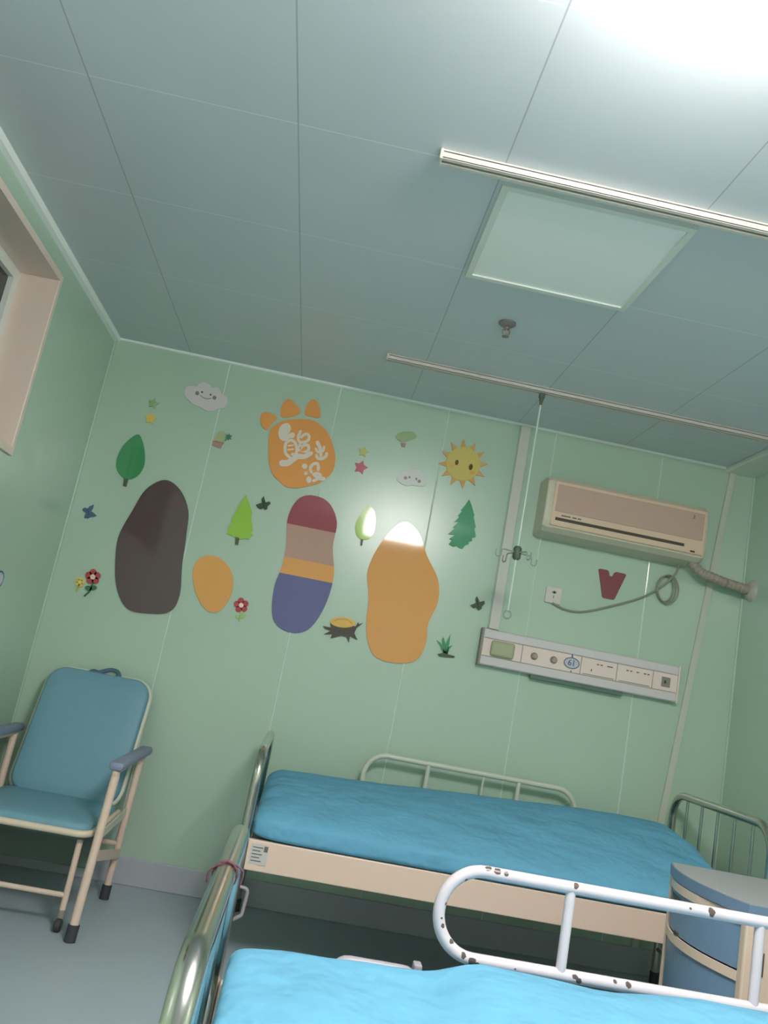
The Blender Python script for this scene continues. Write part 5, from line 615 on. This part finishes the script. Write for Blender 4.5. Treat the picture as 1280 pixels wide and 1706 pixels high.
# ------------------------------------------------------------------ hospital beds
def make_bed(name, label, xa, xb, y0, y1, white_rail, zh=.905):
    """xa foot end, xb head end, y0 far side, y1 near side"""
    t = thing(name, label, 'bed', ((xa+xb)/2, (y0+y1)/2, 0), 'hospital beds')
    r = .019
    def end(nm, x, zt):
        loop = rounded([(x, y0, .05), (x, y0, zt), (x, y1, zt), (x, y1, .05)], .115, 10)
        o = link(nm, tube(BM(), loop, r, 16), M['chrome'], t, True)
        for k in range(5):
            y = y0+(y1-y0)*(k+1)/6
            link('rod', tube(BM(), [(x, y, .40), (x, y, zt-.005)], .0065, 10), M['chrome_dull'], o, True)
        link('crossbar', tube(BM(), [(x, y0, .40), (x, y1, .40)], .0125, 12), M['chrome_dull'], o, True)
        link('lower_crossbar', tube(BM(), [(x, y0, .16), (x, y1, .16)], .0125, 12), M['chrome_dull'], o, True)
        for y in (y0, y1):
            link('foot_cap', tube(BM(), [(x, y, 0), (x, y, .055)], .023, 14), M['rubber'], o, True)
    end('footboard', xa, .83); end('headboard', xb, zh)
    for y, s in ((y0, 1), (y1, -1)):
        link('side_beam', box(BM(), xa+.02, xb-.02, y-(.012 if s < 0 else .012), y+.012, .405, .515, .004), M['cream'], t)
    link('deck', box(BM(), xa+.03, xb-.03, y1+.013, y0-.013, .475, .503), M['deck'], t)
    bm = BM()
    for fx in (.28, .5, .74): box(bm, xa+(xb-xa)*fx-.02, xa+(xb-xa)*fx+.02, y1+.02, y0-.02, .43, .475, .003)
    link('cross_bearers', bm, M['deck'], t)
    ym = (y0+y1)/2
    link('crank_shaft', tube(BM(), [(xa+.10, ym-.05, .425), (xa+1.55, ym-.05, .375)], .012, 12), M['lilac'], t, True)
    link('crank_handle', tube(BM(), rounded([(xa+.0, y1+.03, .335), (xa+.055, y1+.03, .33), (xa+.05, y1+.03, .235), (xa+.02, y1+.03, .215)], .015, 5), .007, 10), M['shaded_enamel'], t, True)
    # guard rail on the far side
    m_ = M['white_chip'] if white_rail else M['cream_rail']
    ra, rb, zt, zb = (xa+.455 if white_rail else xa+.485), xb-.505, .822, (.641 if white_rail else .598)
    yr = y0+(.0 if not white_rail else .0)
    loop = rounded([((ra+rb)/2, yr, zt), (ra, yr, zt), (ra, yr, zb), (rb, yr, zb), (rb, yr, zt), ((ra+rb)/2, yr, zt)], .105, 12)[:-1]
    rl = link('guard_rail', tube(BM(), loop, .0135, 14, closed=True), m_, t, True)
    for px_ in ((xa+.742, xa+1.185) if white_rail else (xa+.80, xa+1.265)):
        link('rail_post', tube(BM(), [(px_, yr, zb+.003), (px_, yr, zt-.003)], .0115, 12), m_, rl, True)
    if not white_rail: link('rail_post', tube(BM(), [(xa+1.083, yr, zb+.003), (xa+1.083, yr, zt-.003)], .006, 10), m_, rl, True)
    for px_ in (xa+.60, xb-.60):
        link('rail_bracket', tube(BM(), [(px_, yr, .46), (px_, yr, zb)], .011, 10), m_, rl, True)
    return t
bedA = make_bed('hospital_bed', 'hospital bed against the back wall under the stickers, with dull cream guard rail', 1.262, 3.335, -.10, -1.005, False)
bedB = make_bed('hospital_bed', 'nearest hospital bed in the foreground, with chipped white guard rail', 1.297, 3.365, -2.415, -3.32, True)
lp = link('name_plate', box(BM(), 1.297, 1.362, -1.0195, -1.0165, .43, .502), M['label'], bedA)
for k in range(5): link('print', box(BM(), 1.303, 1.342-(k % 2)*.008, -1.0205, -1.019, .441+k*.012, .4445+k*.012), M['ink'], lp)
link('print', box(BM(), 1.346, 1.36, -1.0205, -1.019, .478, .498), M['ink'], lp)
# folded rail beside the near mattress
o = link('folded_rail', tube(BM(), rounded([(1.56, -2.405, .45), (1.545, -2.405, .592), (1.725, -2.405, .592), (1.735, -2.405, .45)], .03, 6), .0115, 12), M['shaded_enamel'], bedB, True)
link('rail_clip', box(BM(), 1.718, 1.736, -2.42, -2.39, .585, .612, .003), M['shaded_enamel'], o)
# string knotted round the near bed's foot rail
bm = BM()
for k in range(2): tube(bm, [(1.297+.0205*math.cos(q*.5236), -2.85+.006*k, .83+.0215*math.sin(q*.5236)) for q in range(12)], .0019, 6, closed=True)
tube(bm, cat([(1.297, -2.85, .852), (1.272, -2.853, .835), (1.270, -2.856, .815)]), .0016, 6); tube(bm, cat([(1.297, -2.844, .852), (1.325, -2.85, .84), (1.325, -2.853, .82)]), .0016, 6)
tag(link('string', bm, M['thread'], None, True), 'maroon string knotted round the near bed\'s chrome foot rail', 'string')

def make_mattress(label, xa, xb, y0, y1, zb, zt, back_rise, amp, seed, lift):
    nx, nr = 90, 64; bm = BM(); rings = []
    xc, yc, zc = (xa+xb)/2, (y0+y1)/2, (zb+zt)/2; hx_, hy_, hz_ = (xb-xa)/2, (y0-y1)/2, (zt-zb)/2
    sp = lambda v, e: math.copysign(abs(v)**e, v)
    for i in range(nx+1):
        u = -math.cos(math.pi*i/nx); u = math.copysign(abs(u)**.75, u)
        s = max(0, 1-abs(u)**14)**(1/5)
        if i in (0, nx): s = .02
        ring = []
        for k in range(nr):
            a = 2*math.pi*k/nr
            cy_, sz = sp(math.cos(a), .26), sp(math.sin(a), .42)
            x = xc+hx_*u; y = yc+hy_*cy_*(.80+.20*s); z = zc+hz_*sz*(s if abs(u) > .5 else 1)
            if sz > -.2:
                w = (sz+.2)/1.2
                f = max(0, min(1, (y-y1)/(y0-y1)))
                rise = back_rise*(math.sin(min(1, f/.8)*math.pi/2)-.0*f)*w*min(1, s*1.1)
                z += rise + lift(x, f)*w*min(1, s*1.2)
                p = Vector((x*1.3, y*2.6, seed))
                z += amp*w*(noise.noise(p*1.6)+.55*noise.noise(p*4.3)+.35*noise.noise(Vector((x*9+4*y, y*4, seed+4))))
            ring.append(bm.verts.new((x, y, max(z, zb-.004) if sz < 0 else z)))
        rings.append(ring)
    for A, B in zip(rings[:-1], rings[1:]):
        for k in range(nr): bm.faces.new((A[k], A[(k+1) % nr], B[(k+1) % nr], B[k]))
    bm.faces.new(rings[0]); bm.faces.new(rings[-1][::-1])
    return tag(link('mattress', bm, M['sheet'], None, True), label, 'mattress', 'blue-sheeted mattresses')
make_mattress('blue-sheeted mattress on the far bed along the back wall', 1.285, 3.25, -.135, -1.03, .508, .605, .115, .006, 3.1, lambda x, f: (-.03+.085*max(0, min(1, (x-1.4)/1.6)))*min(1, f*1.6))
make_mattress('bright blue crumpled-sheet mattress on the foreground bed', 1.325, 3.33, -2.43, -3.30, .508, .60, .02, .018, 9.7, lambda x, f: .040*(lambda q: q*q*(3-2*q))(max(0, min(1, (x-1.72)/.13)))*min(1, max(0, f-.35)*2))

# ------------------------------------------------------------------ bedside cabinet
cx0, cx1, cy0, cy1, ct = 2.69, 3.18, -1.525, -2.005, .78
t = thing('bedside_cabinet', 'blue and cream bow-fronted bedside cabinet between the two beds', 'cabinet', ((cx0+cx1)/2, (cy0+cy1)/2, 0))
def bow(z0, z1, off, d=.03, ya=cy0, yb=cy1, depth=.06, amt=.055):
    pts = []; n_ = 16
    for k in range(n_+1):
        f = k/n_; y = ya+(yb-ya)*f; pts.append((cx0-off-amt*(1-(2*f-1)**2), y))
    pts += [(cx0+depth, yb), (cx0+depth, ya)]
    return prism(BM(), pts, lambda p: (p[0], p[1], z0), lambda p: (p[0], p[1], z1))
link('body', box(BM(), cx0+.02, cx1, cy1+.012, cy0-.006, .04, .75, .003), M['cab_cream'], t)
def top(z0, z1, o_, m_, nm):
    n_ = 16; pts = [(cx0-.006-o_-.055*(1-(2*k/n_-1)**2), cy0+o_+.006+(cy1-cy0-2*o_-.012)*k/n_) for k in range(n_+1)]+[(cx1+.004, cy1-o_-.006), (cx1+.004, cy0+o_+.006)]
    return link(nm, prism(BM(), pts, lambda p: (p[0], p[1], z0), lambda p: (p[0], p[1], z1)), m_, t)
top(.750, .781, 0, M['cab_edge'], 'edge_band'); top(.7795, .7825, -.004, M['cab_top'], 'top')
dr = link('drawer', bow(.604, .748, 0, ya=cy0-.014, yb=cy1+.028), M['cab_blue'], t)
link('drawer_strip', bow(.722, .747, .006, ya=cy0-.012, yb=cy1+.026), M['cab_cream'], dr)
link('drawer_slot_shade', bow(.694, .706, .0015, ya=cy0-.03, yb=cy1+.12), M['slot'], dr)  # dark strip paints the shade inside the handle recess
do = link('door', bow(.09, .600, 0, ya=cy0-.014, yb=cy1+.028), M['cab_blue'], t)
link('door_strip', bow(.575, .600, .006, ya=cy0-.012, yb=cy1+.026), M['cab_cream'], do)
link('finger_recess', bow(.601, .611, .003, ya=cy0-.12, yb=cy1+.24), M['slot'], do)
link('corner_post', box(BM(), cx0-.006, cx0+.028, cy1-.002, cy1+.03, .04, .75, .006), M['cab_cream'], t)
link('corner_post', box(BM(), cx0-.006, cx0+.02, cy0-.012, cy0+.002, .04, .75, .003), M['cab_cream'], t)
link('side_slot', box(BM(), cx0+.045, cx0+.06, cy1+.009, cy1+.0125, .60, .66), M['slot'], t)
link('plinth', box(BM(), cx0+.03, cx1-.01, cy1+.02, cy0-.02, 0, .045), M['slot'], t)

# ------------------------------------------------------------------ folding attendant chair
t = thing('folding_chair', 'teal-cushioned folding attendant chair with cream tube frame in the left corner', 'chair', (.39, -.5, 0))
xl, xr = .085, .695
for x, s in ((xr, 1), (xl, -1)):
    link('front_leg', tube(BM(), [(x, -.765, .61), (x-s*.006, -.84, .05)], .0175, 14), M['cream'], t, True)
    fc = link('leg_cap', tube(BM(), [(x-s*.006, -.835, .06), (x-s*.007, -.843, .0)], .0225, 14), M['rubber'], t, True)
    link('rear_leg', tube(BM(), [(x-s*.006, -.215, .61), (x-s*.014, -.262, .05)], .0165, 14), M['cream'], t, True)
    link('leg_cap', tube(BM(), [(x-s*.014, -.261, .06), (x-s*.014, -.266, .0)], .0215, 14), M['rubber'], t, True)
    link('side_brace', prism(BM(), [(-.80, .285), (-.80, .325), (-.25, .215), (-.25, .175)], lambda p: (x-.006, p[0], p[1]), lambda p: (x+.006, p[0], p[1])), M['cream'], t)
    b_ = BM(); prism(b_, [(-.79, .345), (-.79, .375), (-.22, .395), (-.22, .362)], lambda p: (x-.004-s*.012, p[0], p[1]), lambda p: (x+.004-s*.012, p[0], p[1])); link('diagonal_link', b_, M['cream_rail'], t)
    link('arm_tube', tube(BM(), rounded([(x, -.765, .605), (x, -.775, .632), (x-s*.003, -.20, .632), (x-s*.006, -.215, .605)], .02, 5), .0165, 12), M['cream'], t, True)
    link('armrest', box(BM(), x-.03, x+.03, -.80, -.15, .632, .668, .014), M['armpad'], t, True)
# seat
sx0, sx1, sy0, sy1, sz = .125, .655, -.80, -.28, .375
link('seat_frame', tube(BM(), rounded([(sx1, sy1, sz), (sx1, sy0, sz), (sx0, sy0, sz), (sx0, sy1, sz)], .06, 8), .0135, 14), M['cream_chip'], t, True)
def rrect(x0, x1, y0, y1, r, n_=8):
    o_ = []
    for cxx, cyy, a0 in ((x1-r, y1-r, 0), (x0+r, y1-r, 90), (x0+r, y0+r, 180), (x1-r, y0+r, 270)):
        o_ += [(cxx+r*math.cos(math.radians(a0+90*k/n_)), cyy+r*math.sin(math.radians(a0+90*k/n_))) for k in range(n_+1)]
    return o_
def cushion(outline, place, th, bulge):
    """soft pad: nested outlines rising to a crown"""
    bm_ = BM(); cxx = sum(p[0] for p in outline)/len(outline); cyy = sum(p[1] for p in outline)/len(outline)
    rings = []
    for s, h in ((1, 0), (1, th*.55), (.985, th*.85), (.95, th), (.75, th+bulge*.6), (.45, th+bulge*.9), (.15, th+bulge)):
        rings.append([bm_.verts.new(place(cxx+(p[0]-cxx)*s, cyy+(p[1]-cyy)*s, h)) for p in outline])
    n_ = len(outline)
    for A, B in zip(rings[:-1], rings[1:]):
        for k in range(n_): bm_.faces.new((A[k], A[(k+1) % n_], B[(k+1) % n_], B[k]))
    bm_.faces.new(rings[0][::-1]); bm_.faces.new(rings[-1]); return bm_
link('seat', cushion(rrect(sx0+.006, sx1-.006, sy0+.004, sy1-.0, .06), lambda a, b_, h: (a, b_, sz-.005+h), .042, .01), M['vinyl'], t, True)
# backrest leaning to the wall
bx0, bx1 = .145, .64
by = lambda v: (-.285+.215*v, .385+.565*v)
place = lambda a, v, h: (a, by(v)[0]-h*.934, by(v)[1]+h*.357)
out = [(a, v) for a, v in [(p[0], p[1]/.6045) for p in rrect(bx0, bx1, .0, .6045, .085)]]
link('backrest', cushion(out, place, .04, .006), M['vinyl'], t, True)
out2 = [(p[0], p[1]/.6045) for p in rrect(bx0-.004, bx1+.004, -.004, .6085, .09)]
link('back_frame', tube(BM(), [place(a, v, -.006) for a, v in out2], .0115, 12, closed=True), M['cream_rail'], t, True)
hp = cat([place(.325, .985, .02), place(.345, 1.005, .02), place(.37, 1.00, .022), place(.40, 1.025, .022), place(.43, 1.04, .022), place(.46, 1.03, .022), place(.475, .985, .022)])
bm = BM(); tube(bm, hp, .011, 8); link('carry_strap', bm, M['strap'], t, True)
# inner folding frame with casters
for x in (.615, .165):
    ic = link('inner_leg', tube(BM(), [(x, -.74, .36), (x, -.755, .075)], .0125, 12), M['cream'], t, True)
    link('caster_fork', tube(BM(), [(x, -.755, .08), (x, -.755, .05)], .014, 10), M['gap'], ic, True)
    bm = BM(); tube(bm, [(x-.013, -.765, .024), (x-.009, -.765, .024), (x+.009, -.765, .024), (x+.013, -.765, .024)], .024, 18, radii=[.019, .024, .024, .019]); link('caster_wheel', bm, M['rubber'], ic, True)
link('crossbar', tube(BM(), [(.165, -.752, .132), (.615, -.752, .132)], .0105, 12), M['cream'], t, True)
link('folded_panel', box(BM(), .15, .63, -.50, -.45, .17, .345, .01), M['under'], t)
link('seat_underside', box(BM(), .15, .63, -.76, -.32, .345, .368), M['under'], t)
link('rear_bar', tube(BM(), [(xl+.01, -.25, .235), (xr-.01, -.25, .235)], .012, 10), M['cream'], t, True)

# ------------------------------------------------------------------ camera
f_px, yaw, pitch, roll, px_, py_, pz_ = 1367.70394, 0.05766, 0.19568, 0.19093, 1.35782, -4.32083, 1.19512
cy_, sy_, cp, sp_, cr, sr = math.cos(yaw), math.sin(yaw), math.cos(pitch), math.sin(pitch), math.cos(roll), math.sin(roll)
fwd = Vector((sy_*cp, cy_*cp, sp_)); right = Vector((cy_, -sy_, 0)); up = right.cross(fwd)
r2 = cr*right+sr*up; u2 = -sr*right+cr*up
cd = bpy.data.cameras.new('camera'); cam = bpy.data.objects.new('camera', cd); C.objects.link(cam)
cd.sensor_fit = 'HORIZONTAL'; cd.sensor_width = 36; cd.lens = 36*f_px/1280; cd.clip_start = .02
cam.matrix_world = Matrix(((r2.x, u2.x, -fwd.x, px_), (r2.y, u2.y, -fwd.y, py_), (r2.z, u2.z, -fwd.z, pz_), (0, 0, 0, 1)))
SC.camera = cam

# ------------------------------------------------------------------ light
M['lamp'].node_tree.nodes['Principled BSDF'].inputs['Emission Strength'].default_value = 57
w = bpy.data.worlds.new('night'); SC.world = w; w.use_nodes = True
w.node_tree.nodes['Background'].inputs['Color'].default_value = (.05, .06, .08, 1); w.node_tree.nodes['Background'].inputs['Strength'].default_value = .3
SC.view_settings.view_transform = 'Standard'; SC.view_settings.look = 'None'; SC.view_settings.gamma = 1; SC.view_settings.use_curve_mapping = False
SC.view_settings.exposure = 0.0
SC.cycles.max_bounces = 10; SC.cycles.diffuse_bounces = 6
SC.cycles.use_denoising = True
